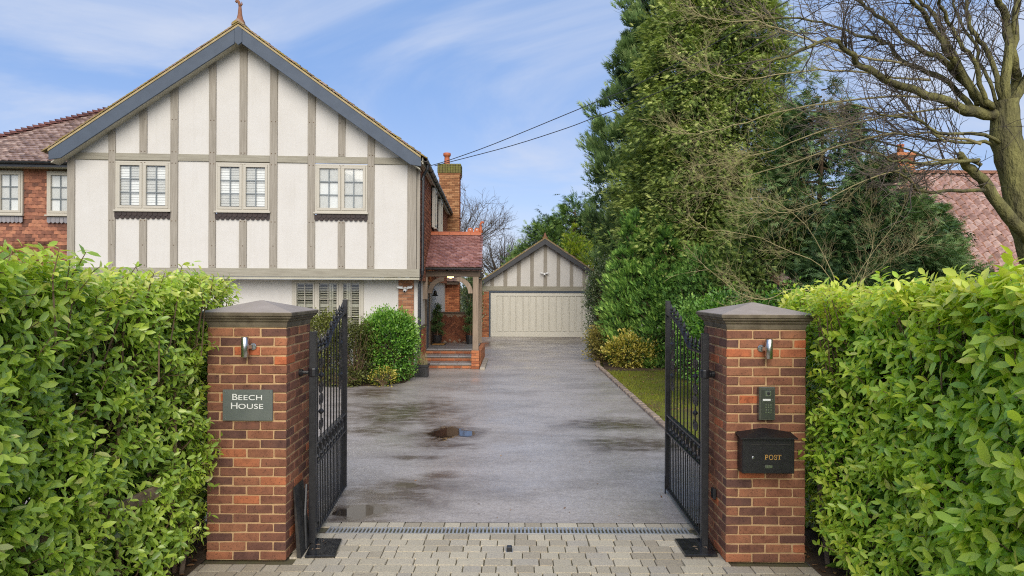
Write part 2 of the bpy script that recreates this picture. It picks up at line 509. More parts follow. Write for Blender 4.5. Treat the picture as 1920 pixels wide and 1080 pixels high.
M['oldwood'] = plain('old wood', (0.22, 0.16, 0.11), (0.11, 0.08, 0.06), 4, 0.9, 0.5, 50, 0.2, 0, (1, 5, 5))
M['wire'] = plain('cable', (0.02, 0.02, 0.025), (0.03, 0.03, 0.035), 4, 0.6, 0.0)
M['earth'] = plain('earth', (0.055, 0.037, 0.024), (0.11, 0.075, 0.045), 9, 0.95, 0.8, 60, 0.2)
M['deadleaf'] = foliage('dead leaf', [(0.10, 0.045, 0.02), (0.24, 0.11, 0.04), (0.34, 0.2, 0.09)], 0.7, 0.05, 0.3)
M['grass'] = foliage('mossy grass', [(0.09, 0.11, 0.015), (0.19, 0.21, 0.02), (0.27, 0.27, 0.03)], 0.6, 0.2, 0.3)
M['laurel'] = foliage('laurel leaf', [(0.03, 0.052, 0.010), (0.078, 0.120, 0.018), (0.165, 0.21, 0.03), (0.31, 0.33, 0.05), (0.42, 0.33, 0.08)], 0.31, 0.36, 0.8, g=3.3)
M['laurel_y'] = foliage('sunny laurel leaf', [(0.04, 0.085, 0.012), (0.095, 0.17, 0.02), (0.20, 0.29, 0.028), (0.36, 0.41, 0.04), (0.46, 0.42, 0.07)], 0.36, 0.34, 0.7, g=2.7)  # yellow green leaf, with the right hedge's sunlit brightness put into the colour
M['thuja'] = foliage('bright conifer', [(0.016, 0.026, 0.008), (0.06, 0.09, 0.02), (0.125, 0.16, 0.036), (0.23, 0.25, 0.075)], 0.6, 0.15, 0.3, g=2.5)
M['cypress'] = foliage('dark conifer', [(0.012, 0.024, 0.009), (0.036, 0.062, 0.02), (0.066, 0.105, 0.032), (0.115, 0.15, 0.052)], 0.55, 0.12, 0.3, g=2.8)
M['yew'] = foliage('yew', [(0.009, 0.020, 0.008), (0.025, 0.048, 0.015), (0.048, 0.08, 0.024), (0.082, 0.115, 0.04)], 0.5, 0.1, 0.35, g=3.0)
M['juniper'] = foliage('green upright conifer', [(0.012, 0.03, 0.008), (0.04, 0.09, 0.018), (0.085, 0.155, 0.03), (0.15, 0.22, 0.045)], 0.55, 0.15, 0.3, g=2.6)
M['box'] = foliage('box bush', [(0.015, 0.045, 0.008), (0.045, 0.12, 0.015), (0.10, 0.22, 0.025), (0.20, 0.32, 0.05)], 0.35, 0.2, 0.5, g=1.4)
M['olive'] = foliage('olive bush', [(0.03, 0.035, 0.01), (0.08, 0.09, 0.02), (0.15, 0.17, 0.035), (0.24, 0.26, 0.05)], 0.45, 0.2, 0.4)
M['lime'] = foliage('lime shrub', [(0.12, 0.2, 0.015), (0.26, 0.36, 0.02), (0.42, 0.5, 0.04), (0.55, 0.58, 0.08)], 0.5, 0.3, 0.4)
M['golden'] = foliage('golden shrub', [(0.05, 0.07, 0.015), (0.17, 0.16, 0.035), (0.32, 0.27, 0.07), (0.42, 0.33, 0.1)], 0.5, 0.25, 0.4)
M['varieg'] = foliage('variegated shrub', [(0.03, 0.07, 0.015), (0.10, 0.15, 0.03), (0.48, 0.40, 0.06), (0.62, 0.52, 0.14)], 0.4, 0.25, 0.4)
M['viburnum'] = foliage('viburnum', [(0.02, 0.045, 0.014), (0.06, 0.1, 0.035), (0.13, 0.17, 0.075), (0.4, 0.4, 0.3)], 0.45, 0.2, 0.4, g=1.4)
M['evergreen'] = foliage('far evergreen', [(0.015, 0.035, 0.012), (0.04, 0.075, 0.02), (0.08, 0.125, 0.03), (0.13, 0.18, 0.045)], 0.5, 0.15, 0.35, g=2.3)

gl = NT('window glass')
gp = gl.principled((0.9, 0.95, 0.95), 0.03, 0.5)
gt = gl.node('ShaderNodeBsdfTransparent'); gt.inputs[0].default_value = (0.93, 0.95, 0.95, 1)
gg = gl.node('ShaderNodeBsdfGlossy'); gg.inputs['Roughness'].default_value = 0.03
fr = gl.node('ShaderNodeFresnel'); fr.inputs['IOR'].default_value = 1.5
gm_ = gl.node('ShaderNodeMixShader')
gl.l.new(gl.math('ADD', fr.outputs[0], 0.02), gm_.inputs[0]); gl.l.new(gt.outputs[0], gm_.inputs[1]); gl.l.new(gg.outputs[0], gm_.inputs[2])
gl.l.new(gm_.outputs[0], gl.out.inputs[0])
gl.n.remove(gp)
M['glass'] = gl.m

lm = NT('lit lamp glass')
le = lm.node('ShaderNodeEmission'); le.inputs[0].default_value = (1.0, 0.62, 0.18, 1); le.inputs[1].default_value = 5.0
lm.l.new(le.outputs[0], lm.out.inputs[0])
M['lamp'] = lm.m
# ------------------------------------------------------------------ ground, driveway, apron
b = MB(); b.add([(-900, -400, 0), (900, -400, 0), (900, 1600, 0), (-900, 1600, 0)], [(0, 1, 2, 3)])
gm0 = NT('garden ground'); v = gm0.coords(False)
gm0.principled(gm0.ramp(gm0.noise(v, 0.6, 8, 0.7), [(0.05, 0.045, 0.02), (0.07, 0.075, 0.02), (0.10, 0.07, 0.04)]), 0.95, 0.2, 0, gm0.bump(gm0.noise(v, 14, 6), 0.7, 0.04))
o = b.build('ground', gm0.m); o.location.z = -0.04; tag(o, 'earth and grass ground spreading to the horizon', None, None, 'structure')

DR_Y0 = gnd(960, 980).y
# puddles and damp streaks: centre px, half sizes in metres, kind
def puddle(px0, px1, py0, py1):
    a, c = gnd(px0, (py0 + py1) / 2), gnd(px1, (py0 + py1) / 2)
    n, f = gnd((px0 + px1) / 2, py1), gnd((px0 + px1) / 2, py0)
    return ((a.x + c.x) / 2, (n.y + f.y) / 2, (c.x - a.x) / 2, (f.y - n.y) / 2)
PUD = [puddle(806, 862, 801, 823), puddle(862, 890, 808, 820), puddle(632, 720, 945, 972), puddle(735, 790, 905, 915)]
DAMP = [puddle(790, 862, 884, 897), puddle(700, 800, 900, 922), puddle(1130, 1290, 824, 842), puddle(1050, 1135, 790, 796), puddle(650, 860, 752, 800), puddle(640, 760, 800, 815), puddle(760, 900, 829, 842), puddle(1050, 1240, 785, 806), puddle(730, 830, 853, 862),
        puddle(820, 960, 640, 650), puddle(1000, 1110, 633, 645), puddle(655, 745, 725, 745), puddle(630, 830, 905, 950), puddle(1090, 1265, 818, 848)]
t = NT('wet tarmac'); v = t.coords(False)
warp = t.noise(v, 1.7, 5, 0.65); warp2 = t.noise(v, 7.0, 4, 0.6)
wv = t.math('ADD', t.math('MULTIPLY', t.math('SUBTRACT', warp, 0.5), 1.9), t.math('MULTIPLY', t.math('SUBTRACT', warp2, 0.5), 0.9))
sx = t.node('ShaderNodeSeparateXYZ', {0: v})
def blobs(lst, soft):
    out = None
    for (cx, cy, rx, ry) in lst:
        a = t.math('DIVIDE', t.math('SUBTRACT', sx.outputs[0], cx), rx)
        c = t.math('DIVIDE', t.math('SUBTRACT', sx.outputs[1], cy), ry)
        r2 = t.math('ADD', t.math('MULTIPLY', a, a), t.math('MULTIPLY', c, c))
        d = t.math('SUBTRACT', t.math('SQRT', r2), wv)
        m_ = t.node('ShaderNodeMapRange', {0: d, 1: 1.0 + soft, 2: 1.0 - soft}); m_.interpolation_type = 'SMOOTHSTEP'
        out = m_.outputs[0] if out is None else t.math('MAXIMUM', out, m_.outputs[0])
    return out
pm_, dm_ = blobs(PUD, 0.2), blobs(DAMP + [(a_, c_, r_ * 1.5 + .12, q_ * 1.5 + .12) for a_, c_, r_, q_ in PUD], 0.6)
brk = t.ramp(t.noise(t.coords(False, (1, 2.2, 1)), 3.0, 6, 0.7), [(0.3, 0.3, 0.3), (1, 1, 1)], [0.38, 0.54])
dm_ = t.math('MULTIPLY', dm_, brk)
fine = t.noise(v, 42, 6, 0.85); mid = t.noise(v, 14, 5, 0.7); big = t.noise(v, 0.5, 6, 0.6)
base = t.ramp(fine, [(0.25, 0.222, 0.198), (0.40, 0.358, 0.322), (0.58, 0.53, 0.48)], [0.34, 0.52, 0.70])
streak = t.noise(t.coords(False, (0.55, 1.1, 1)), 1.0, 8, 0.72)
base = t.mix(0.6, base, t.ramp(streak, [(0.5, 0.46, 0.43), (1.12, 1.1, 1.1)], [0.36, 0.56]), 'MULTIPLY')  # pale and dark streaks in the colour imitate wet reflections
base = t.mix(0.5, base, t.ramp(mid, [(0.7, 0.68, 0.66), (1.12, 1.12, 1.12)], [0.35, 0.6]), 'MULTIPLY')
base = t.mix(t.math('MULTIPLY', dm_, 0.9), base, t.mix(0.95, base, (0.22, 0.155, 0.105), 'MULTIPLY'))
base = t.mix(pm_, base, (0.030, 0.020, 0.013))
wet = t.node('ShaderNodeMapRange', {0: t.noise(v, 0.8, 6, 0.65), 1: 0.38, 2: 0.62, 3: 0.52, 4: 0.24}).outputs[0]
rough = t.mix(dm_, wet, t.math('SUBTRACT', wet, 0.10))
rough = t.mix(pm_, rough, (0.03, 0.03, 0.03))
bs = t.math('MULTIPLY', t.math('SUBTRACT', 1.0, pm_), 0.5)
bn = t.node('ShaderNodeBump', {'Height': t.math('ADD', t.math('MULTIPLY', fine, 0.7), t.math('MULTIPLY', mid, 0.5)), 'Strength': bs, 'Distance': 0.006})
t.principled(base, rough, 0.5, 0, bn.outputs[0])
M['tarmac'] = t.m
KX = 2.53
b = MB(); b.add([(-9.5, DR_Y0, 0), (KX, DR_Y0, 0), (KX, 20.4, 0), (3.1, 25.5, 0), (4.8, 27.5, 0), (4.8, 34, 0), (-9.5, 34, 0)], [tuple(range(7))])
o = b.build('driveway', M['tarmac']); tag(o, 'wet grey tarmac driveway running from the gates to the garage', None, None, 'structure')

# apron of block pavers
b = MB(); b.add([(-3.4, 3.2, -0.016), (3.4, 3.2, -0.016), (3.4, DR_Y0, -0.016), (-3.4, DR_Y0, -0.016)], [(0, 1, 2, 3)])
apron = b.build('paved_apron', plain('paver joint sand', (0.13, 0.125, 0.055), (0.10, 0.075, 0.05), 9, 0.95, 0.5)); tag(apron, 'buff block paved apron between the two brick gate pillars', None, None, 'structure')
DRAIN_Y0, DRAIN_Y1 = gnd(960, 1001).y, gnd(960, 989).y
items = []
Rz = lambda a: [(math.cos(a), -math.sin(a), 0), (math.sin(a), math.cos(a), 0), (0, 0, 1)]
def paver_row(y0, y1):
    x = -3.0 + random.uniform(-0.1, 0.1)
    while x < 3.0:
        L = random.choice([0.115, 0.155, 0.155, 0.195, 0.23])
        inp = any(lo - 0.03 < x + L / 2 < hi + 0.03 for lo, hi in ((-2.54, -1.875), (1.79, 2.455))) and y1 > 5.7
        if not inp:
            ro = random.uniform(-0.008, 0.008)
            items.append(((x + L / 2, (y0 + y1) / 2, -0.03 + random.uniform(-0.0025, 0.0025)), Rz(ro), (L - 0.005, y1 - y0 - 0.005, 1)))
        x += L
paver_row(DRAIN_Y1 + 0.004, DR_Y0 - 0.004)
y = DRAIN_Y0 - 0.004
while y > 3.6:
    paver_row(y - 0.143, y); y -= 0.143
pm = []
for i in range(6):
    bb = MB(); bb.add([(x_ + random.uniform(-.012, .012), y_ + random.uniform(-.015, .015), z_) for x_, y_, z_ in boxv(0.5, 0.5, 0.03)], BOXQ)
    me = bb.mesh('paver', M['paver'], False, 0.02)
    pm.append(me)
PT = (boxv(0.5, 0.5, 0.03), BOXQ)
field('paver', items, pm, PT, M['paver_f'], apron, 300, key=lambda it: 0 if (5.28 < it[0][1] and abs(it[0][0]) < 2.45) else 1 + abs(it[0][1] - 6))

# drain
dr = thing('drain_grating', (0, (DRAIN_Y0 + DRAIN_Y1) / 2, 0), 'long galvanised slotted drain grating crossing the paved apron between the gates', 'drain')
x0, x1 = -1.72, 1.70
b = MB(); b.box(x0, x1, DRAIN_Y0, DRAIN_Y1, -0.10, -0.030); b.build('channel', M['dark'], dr)
for (a, c) in ((x0, -0.42), (-0.41, x1)):
    b = MB(); yy0, yy1 = DRAIN_Y0 + 0.002, DRAIN_Y1 - 0.002
    dzz = 0.004 if a > -1 else 0.0
    b.box(a, c, yy0, yy0 + 0.010, -0.02, 0.002 + dzz); b.box(a, c, yy1 - 0.010, yy1, -0.02, 0.002 + dzz)
    x = a
    while x < c - 0.02:
        b.box(x, x + 0.016, yy0 + 0.010, yy1 - 0.010, -0.015, 0.001 + dzz); x += 0.0355
    b.build('grate', M['galv'], dr, kind='stuff')

# kerb stones along the lawn
items = []
kr = mk('driveway_kerb', MB().add([(KX - .06, DR_Y0, -0.02), (KX + .06, DR_Y0, -0.02), (KX + .06, 20.3, -0.02), (KX - .06, 20.3, -0.02)], [(0, 1, 2, 3)]).mesh('kerb_bed', M['mortar_d'])); tag(kr, 'row of small stone edging blocks between driveway and lawn', None, None, 'structure')
y = DR_Y0 + 0.02
while y < 20.3:
    items.append(((KX + random.uniform(-.006, .006), y + 0.11, 0.005 + random.uniform(-.006, .006)), Rz(random.uniform(-.02, .02)), None)); y += 0.228
for i in range(24):
    a = i / 23.0
    items.append(((KX + 0.05 + 0.62 * a, 20.35 + 5.0 * a, 0.005), Rz(-0.12), None))
field('kerb_stone', items, block_meshes('kerb_stone', 0.115, 0.215, 0.09, M['kerb'], 4, 0.012, 0.006), (boxv(.057, .107, .045), BOXQ), M['kerb'], kr)

# lawn and bed on the right, bed on the left
def sheet(name, poly, z, mat, label):
    bb = MB(); bb.add([(x_, y_, z) for x_, y_ in poly], [tuple(range(len(poly)))])
    return tag(bb.build(name, mat), label, None, None, 'structure')
mlawn = NT('mossy lawn'); v = mlawn.coords(False)
n1, n2 = mlawn.noise(v, 1.3, 6, 0.7), mlawn.noise(v, 22, 5, 0.7)
cc = mlawn.ramp(n2, [(0.07, 0.09, 0.012), (0.16, 0.18, 0.018), (0.22, 0.22, 0.03)])
cc = mlawn.mix(mlawn.ramp(n1, [(0, 0, 0), (1, 1, 1)], [0.45, 0.62]), cc, mlawn.ramp(n2, [(0.08, 0.06, 0.025), (0.18, 0.13, 0.06)]))
mlawn.principled(cc, 0.95, 0.2, 0, mlawn.bump(n2, 0.8, 0.03))
sheet('lawn', [(KX + .06, 8.2), (9, 8.2), (9, 19.2), (4.2, 18.6), (KX + .06, 18.9)], 0.012, mlawn.m, 'mossy yellow green lawn strip beside the driveway kerb')
sheet('soil_bed', [(KX + .06, 18.9), (4.2, 18.6), (9, 19.2), (14, 30), (4.9, 34), (4.9, 27), (3.2, 25.4)], 0.016, M['earth'], 'dark soil bed under the conifers right of the driveway')
sheet('soil_strip', [(2.47, 2), (12, 2), (12, 8.2), (KX + .06, 8.2), (KX + .06, DR_Y0), (2.47, DR_Y0)], 0.004, M['earth'], 'dark soil strip under the right laurel hedge')
sheet('soil_verge', [(-12, 2), (-2.55, 2), (-2.55, DR_Y0 - .01), (-12, DR_Y0 - .01)], 0.004, M['earth'], 'dark soil strip under the left laurel hedge')
sheet('flower_bed', [(-6.6, 15.55), (-3.2, 15.75), (-2.55, 16.3), (-2.5, 17.6), (-6.6, 17.2)], 0.010, M['earth'], 'small planted bed against the front wall of the house')

# ------------------------------------------------------------------ brick gate pillars
BL, BW, BH, CP = 0.2135, 0.1015, 0.0660, 0.0776
pb = block_meshes('brick', BL, BW, BH, M['brick'], 5, 0.005, 0.0025)
def pillar(x0, y0, label):
    t_ = thing('gate_pillar', (x0 + .3325, y0 + .3325, 0), label, 'gate pillar', 'brick gate pillars')
    b_ = MB(); b_.box(x0 + .007, x0 + .658, y0 + .007, y0 + .658, 0, 1.94); b_.build('mortar_core', M['mortar'], t_)
    for k in range(25):
        z = k * CP + BH / 2 + 0.004
        P = []
        for i in range(3):
            P += [(0.1075 + i * .225, .05125, 0), (0.1075 + i * .225, .665 - .05125, 0)]
        for i in range(2):
            P += [(.05125, .22 + i * .225, 90), (.665 - .05125, .22 + i * .225, 90)]
        for (px, py, ang) in P:
            if k % 2: px, py, ang = py, px, 90 - ang
            Mx = Matrix.Translation((x0 + px + random.uniform(-.0015, .0015), y0 + py + random.uniform(-.0015, .0015), z + random.uniform(-.001, .001))) @ Matrix.Rotation(R(ang + random.choice((0, 180)) + random.uniform(-.3, .3)), 4, 'Z')
            mk('brick', random.choice(pb), t_, Mx)
    c = (x0 + .3325, y0 + .3325, 0); h = .3325
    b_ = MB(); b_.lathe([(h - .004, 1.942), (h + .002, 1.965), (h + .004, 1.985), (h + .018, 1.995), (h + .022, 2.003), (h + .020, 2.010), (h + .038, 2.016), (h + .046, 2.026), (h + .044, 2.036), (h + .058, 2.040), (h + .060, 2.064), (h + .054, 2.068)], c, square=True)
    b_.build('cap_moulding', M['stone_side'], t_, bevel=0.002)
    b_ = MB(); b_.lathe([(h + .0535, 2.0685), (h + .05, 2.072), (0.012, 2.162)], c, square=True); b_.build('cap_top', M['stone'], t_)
    return t_
PLX, PRX, PY = -2.54, 1.79, 5.69
pillar(PLX, PY, 'brick gate pillar carrying the slate house name plaque')
pillar(PRX, PY, 'brick gate pillar carrying the black post box and intercom')

def text_mesh(txt, size, mat, depth=0.0015, sx=1.0, space=1.0):
    cu = bpy.data.curves.new('lettering', 'FONT'); cu.body = txt; cu.size = size; cu.extrude = depth; cu.space_character = space
    o_ = bpy.data.objects.new('lettering_source', cu); COL.objects.link(o_)
    dg = bpy.context.evaluated_depsgraph_get()
    me = bpy.data.meshes.new_from_object(o_.evaluated_get(dg)); bpy.data.objects.remove(o_)
    me.materials.clear(); me.materials.append(mat)
    xs = [v_.co.x for v_ in me.vertices]
    me.transform(Matrix.Translation((-min(xs), 0, 0))); me.transform(Matrix.Diagonal((sx, 1, 1, 1)))
    return me, (max(xs) - min(xs)) * sx
RX90 = Matrix.Rotation(R(90), 4, 'X')
def letters(parts, xc, zb, yf, parent, name='lettering'):
    """parts: list of (text, size, sx); centred on xc, baseline zb"""
    ms = [text_mesh(p_, s_, m_, 0.0012, sx_, 1.05) for (p_, s_, sx_, m_) in parts]
    gap = parts[0][1] * 0.10
    tot = sum(w_ for _, w_ in ms) + gap * (len(ms) - 1); x_ = xc - tot / 2
    for me, w_ in ms:
        mk(name, me, parent, Matrix.Translation((x_, yf, zb)) @ RX90); x_ += w_ + gap

# slate plaque
yf = PY - 0.016
p0, p1 = at(417, 789, yf), at(511, 731, yf)
pl = thing('house_plaque', ((p0.x + p1.x) / 2, PY, p0.z), 'grey slate plaque reading BEECH HOUSE on the left pillar', 'sign')
b = MB(); b.box(p0.x, p1.x, yf, PY - .002, p0.z, p1.z); b.build('slate', M['slate'], pl, bevel=.003)
cx = at(463.5, 750, yf).x
letters([('B', .074, 1.25, M['letter']), ('EECH', .060, 1.38, M['letter'])], cx, at(460, 750, yf).z, yf - .0012, pl)
letters([('H', .074, 1.25, M['letter']), ('OUSE', .060, 1.38, M['letter'])], cx, at(460, 766.5, yf).z, yf - .0012, pl)
for (sx_, sz_) in ((p0.x + .02, p0.z + .02), (p1.x - .02, p0.z + .02), (p0.x + .02, p1.z - .02), (p1.x - .02, p1.z - .02)):
    b = MB(Matrix.Translation((sx_, yf - .001, sz_)) @ RX90); b.lathe([(.006, 0), (.004, .002)], (0, 0, 0), 8); b.build('screw', M['steel'], pl)

# steel up and down wall lights
def wall_light(px, py0, py1, side, label):
    a, c = at(px, py1, PY - .07), at(px, py0, PY - .07)
    t_ = thing('wall_light', (a.x, PY, (a.z + c.z) / 2), label, 'wall light', 'steel wall lights on the gate pillars')
    b_ = MB(); b_.lathe([(.026, a.z), (.03, a.z + .003), (.03, c.z - .003), (.026, c.z)], (a.x, PY - .07, 0), 20); b_.build('tube', M['steel'], t_, True)
    zc = (a.z + c.z) / 2
    b_ = MB(Matrix.Translation((a.x + side * .042, PY - .002, zc)) @ RX90); b_.lathe([(.03, 0), (.03, .008), (.026, .012)], (0, 0, 0), 20); b_.build('wall_plate', M['steel'], t_)
    b_ = MB(); b_.bar((a.x + side * .022, PY - .06, zc), (a.x + side * .04, PY - .01, zc), .014, .03); b_.build('arm', M['steel'], t_)
wall_light(459, 632, 670, 1, 'brushed steel cylinder wall light above the slate plaque')
wall_light(1442, 636, 673, -1, 'brushed steel cylinder wall light above the intercom')

# intercom
yf = PY - 0.045
p0, p1 = at(1423, 788, yf), at(1454, 726, yf)
ic = thing('door_intercom', ((p0.x + p1.x) / 2, PY, p0.z), 'dark metal intercom with keypad and camera above the post box', 'intercom')
b = MB(); b.box(p0.x, p1.x, yf, PY - .002, p0.z, p1.z); b.build('housing', M['intercom'], ic, bevel=.005)
w_, h_ = p1.x - p0.x, p1.z - p0.z
b = MB(); b.box(p0.x + .02, p1.x - .01, yf - .003, yf + .004, p0.z + .012, p1.z - .02); b.build('face_panel', M['intercom_f'], ic, bevel=.002)
xa, xb = p0.x + .024, p1.x - .014; xm = (xa + xb) / 2
b = MB(); b.box(xm - .022, xm + .026, yf - .006, yf, p1.z - .075, p1.z - .03); b.build('camera_plate', M['steel'], ic, bevel=.002)
b = MB(Matrix.Translation((xm + .004, yf - .006, p1.z - .052)) @ RX90); b.lathe([(.014, 0), (.012, .004), (.004, .006)], (0, 0, 0), 14); b.build('camera_lens', M['dark'], ic)
b = MB(); b.box(xa + .006, xb - .028, yf - .0055, yf, p1.z - .112, p1.z - .097); b.build('name_window', M['letter'], ic)
b = MB(); b.box(xb - .018, xb - .01, yf - .0055, yf, p1.z - .108, p1.z - .1); b.build('call_button', M['steel'], ic)
b = MB(); b.box(xa - .002, xb + .002, yf - .005, yf, p1.z - .122, p1.z - .119); b.build('trim_line', M['steel'], ic)
for i in range(3):
    for j in range(4):
        b = MB(); kx, kz = xm - .016 + i * .02, p1.z - .145 - j * .021; b.box(kx - .0055, kx + .0055, yf - .006, yf, kz - .006, kz + .006); b.build('key', M['steel'], ic)

# post box
yf = PY - 0.13
q0, q1 = at(1392, 888, yf), at(1490, 824, yf)
pbx = thing('post_box', ((q0.x + q1.x) / 2, PY, q0.z), 'black metal wall post box with gold POST lettering and sloping lid', 'post box')
b = MB(); b.box(q0.x, q1.x, yf, PY - .002, q0.z, q1.z); b.build('body', M['postbox'], pbx, bevel=.004)
xm = (q0.x + q1.x) / 2; ov = .018
b = MB(); zt = q1.z + .004
b.add([(q0.x - ov, yf - .025, zt), (q1.x + ov, yf - .025, zt), (q1.x + ov, PY - .003, zt + .02), (q0.x - ov, PY - .003, zt + .02),
       (q0.x - ov, yf - .025, zt + .010), (xm, yf - .025, zt + .018), (q1.x + ov, yf - .025, zt + .010), (q1.x + ov, PY - .003, zt + .03), (xm, PY - .003, zt + .066), (q0.x - ov, PY - .003, zt + .03)],
      [(0, 3, 2, 1), (0, 1, 6, 5, 4), (1, 2, 7, 6), (3, 0, 4, 9), (2, 3, 9, 8, 7), (4, 5, 8, 9), (5, 6, 7, 8)])
b.build('lid', M['postbox'], pbx)
b = MB(); b.box(q0.x + .07, q1.x - .03, yf - .004, yf + .002, q1.z - .045, q1.z - .038); b.build('slot_edge', M['rubber'], pbx)
b = MB(Matrix.Translation((q0.x + .085, yf - .001, at(1400, 858, yf).z)) @ RX90); b.lathe([(.011, 0), (.011, .006), (.007, .009)], (0, 0, 0), 14); b.build('lock', M['steel'], pbx)
b = MB(); cz = at(1440, 875, yf).z; cx = at(1441, 875, yf).x; b.box(cx - .03, cx + .03, yf - .003, yf + .001, cz - .012, cz + .012); b.build('name_holder', M['steel'], pbx)
# POST in drawn serif letters
def serif_post(x_, z_, h, y_, parent):
    s_ = h
    def stroke(lst, nm='lettering'):
        bb = MB()
        for it in lst:
            if it[0] == 'r': _, a_, c_, d_, e_ = it; bb.box(x_ + a_ * s_, x_ + c_ * s_, y_ - .0015, y_ + .0005, z_ + d_ * s_, z_ + e_ * s_)
            else:
                _, pts, wd = it
                n_ = len(pts)
                for i_ in range(n_ - 1):
                    (ax_, az_), (bx_, bz_) = pts[i_], pts[i_ + 1]
                    w1 = wd[i_] if isinstance(wd, list) else wd
                    bb.bar((x_ + ax_ * s_, y_ - .0005, z_ + az_ * s_), (x_ + bx_ * s_, y_ - .0005, z_ + bz_ * s_), .002, w1 * s_, up=(0, 0, 1) if abs(bx_ - ax_) > 1e-6 else (1, 0, 0))
        bb.build(nm, M['gold'], parent)
    arc = lambda cx_, cz_, rx_, rz_, a0, a1, n_=10: [(cx_ + rx_ * math.cos(R(a0 + (a1 - a0) * i_ / n_)), cz_ + rz_ * math.sin(R(a0 + (a1 - a0) * i_ / n_))) for i_ in range(n_ + 1)]
    stroke([('r', .1, .24, 0, 1), ('r', 0, .36, 0, .06), ('r', 0, .3, .94, 1), ('p', [(.24, .96)] + arc(.42, .72, .2, .24, 90, -90) + [(.24, .48)], .11)])
    x_ += .86 * s_
    stroke([('p', arc(.42, .5, .38, .47, 0, 360, 20), .10)])
    x_ += 1.0 * s_
    stroke([('p', arc(.3, .74, .22, .23, 20, 180, 8) + arc(.3, .74, .22, .2, 180, 250, 4) + arc(.3, .27, .25, .26, 70, -160, 10), .09), ('r', .48, .53, .66, .95), ('r', .04, .09, .05, .33)])
    x_ += .72 * s_
    stroke([('r', .3, .44, 0, 1), ('r', .18, .56, 0, .06), ('r', 0, .74, .92, 1), ('r', 0, .05, .72, .94), ('r', .69, .74, .72, .94)])
serif_post(at(1434, 862, yf).x, at(1434, 862, yf).z, .040, yf, pbx)

ph = thing('gate_sensor', (PRX, 5.95, .62), 'small black gate sensor on inner side of the right pillar', 'sensor')
c = at(1343, 925, 5.98); b = MB(); b.box(PRX - .03, PRX - .002, 5.94, 6.02, c.z - .045, c.z + .045); b.build('sensor_body', M['blackpl'], ph, bevel=.006)

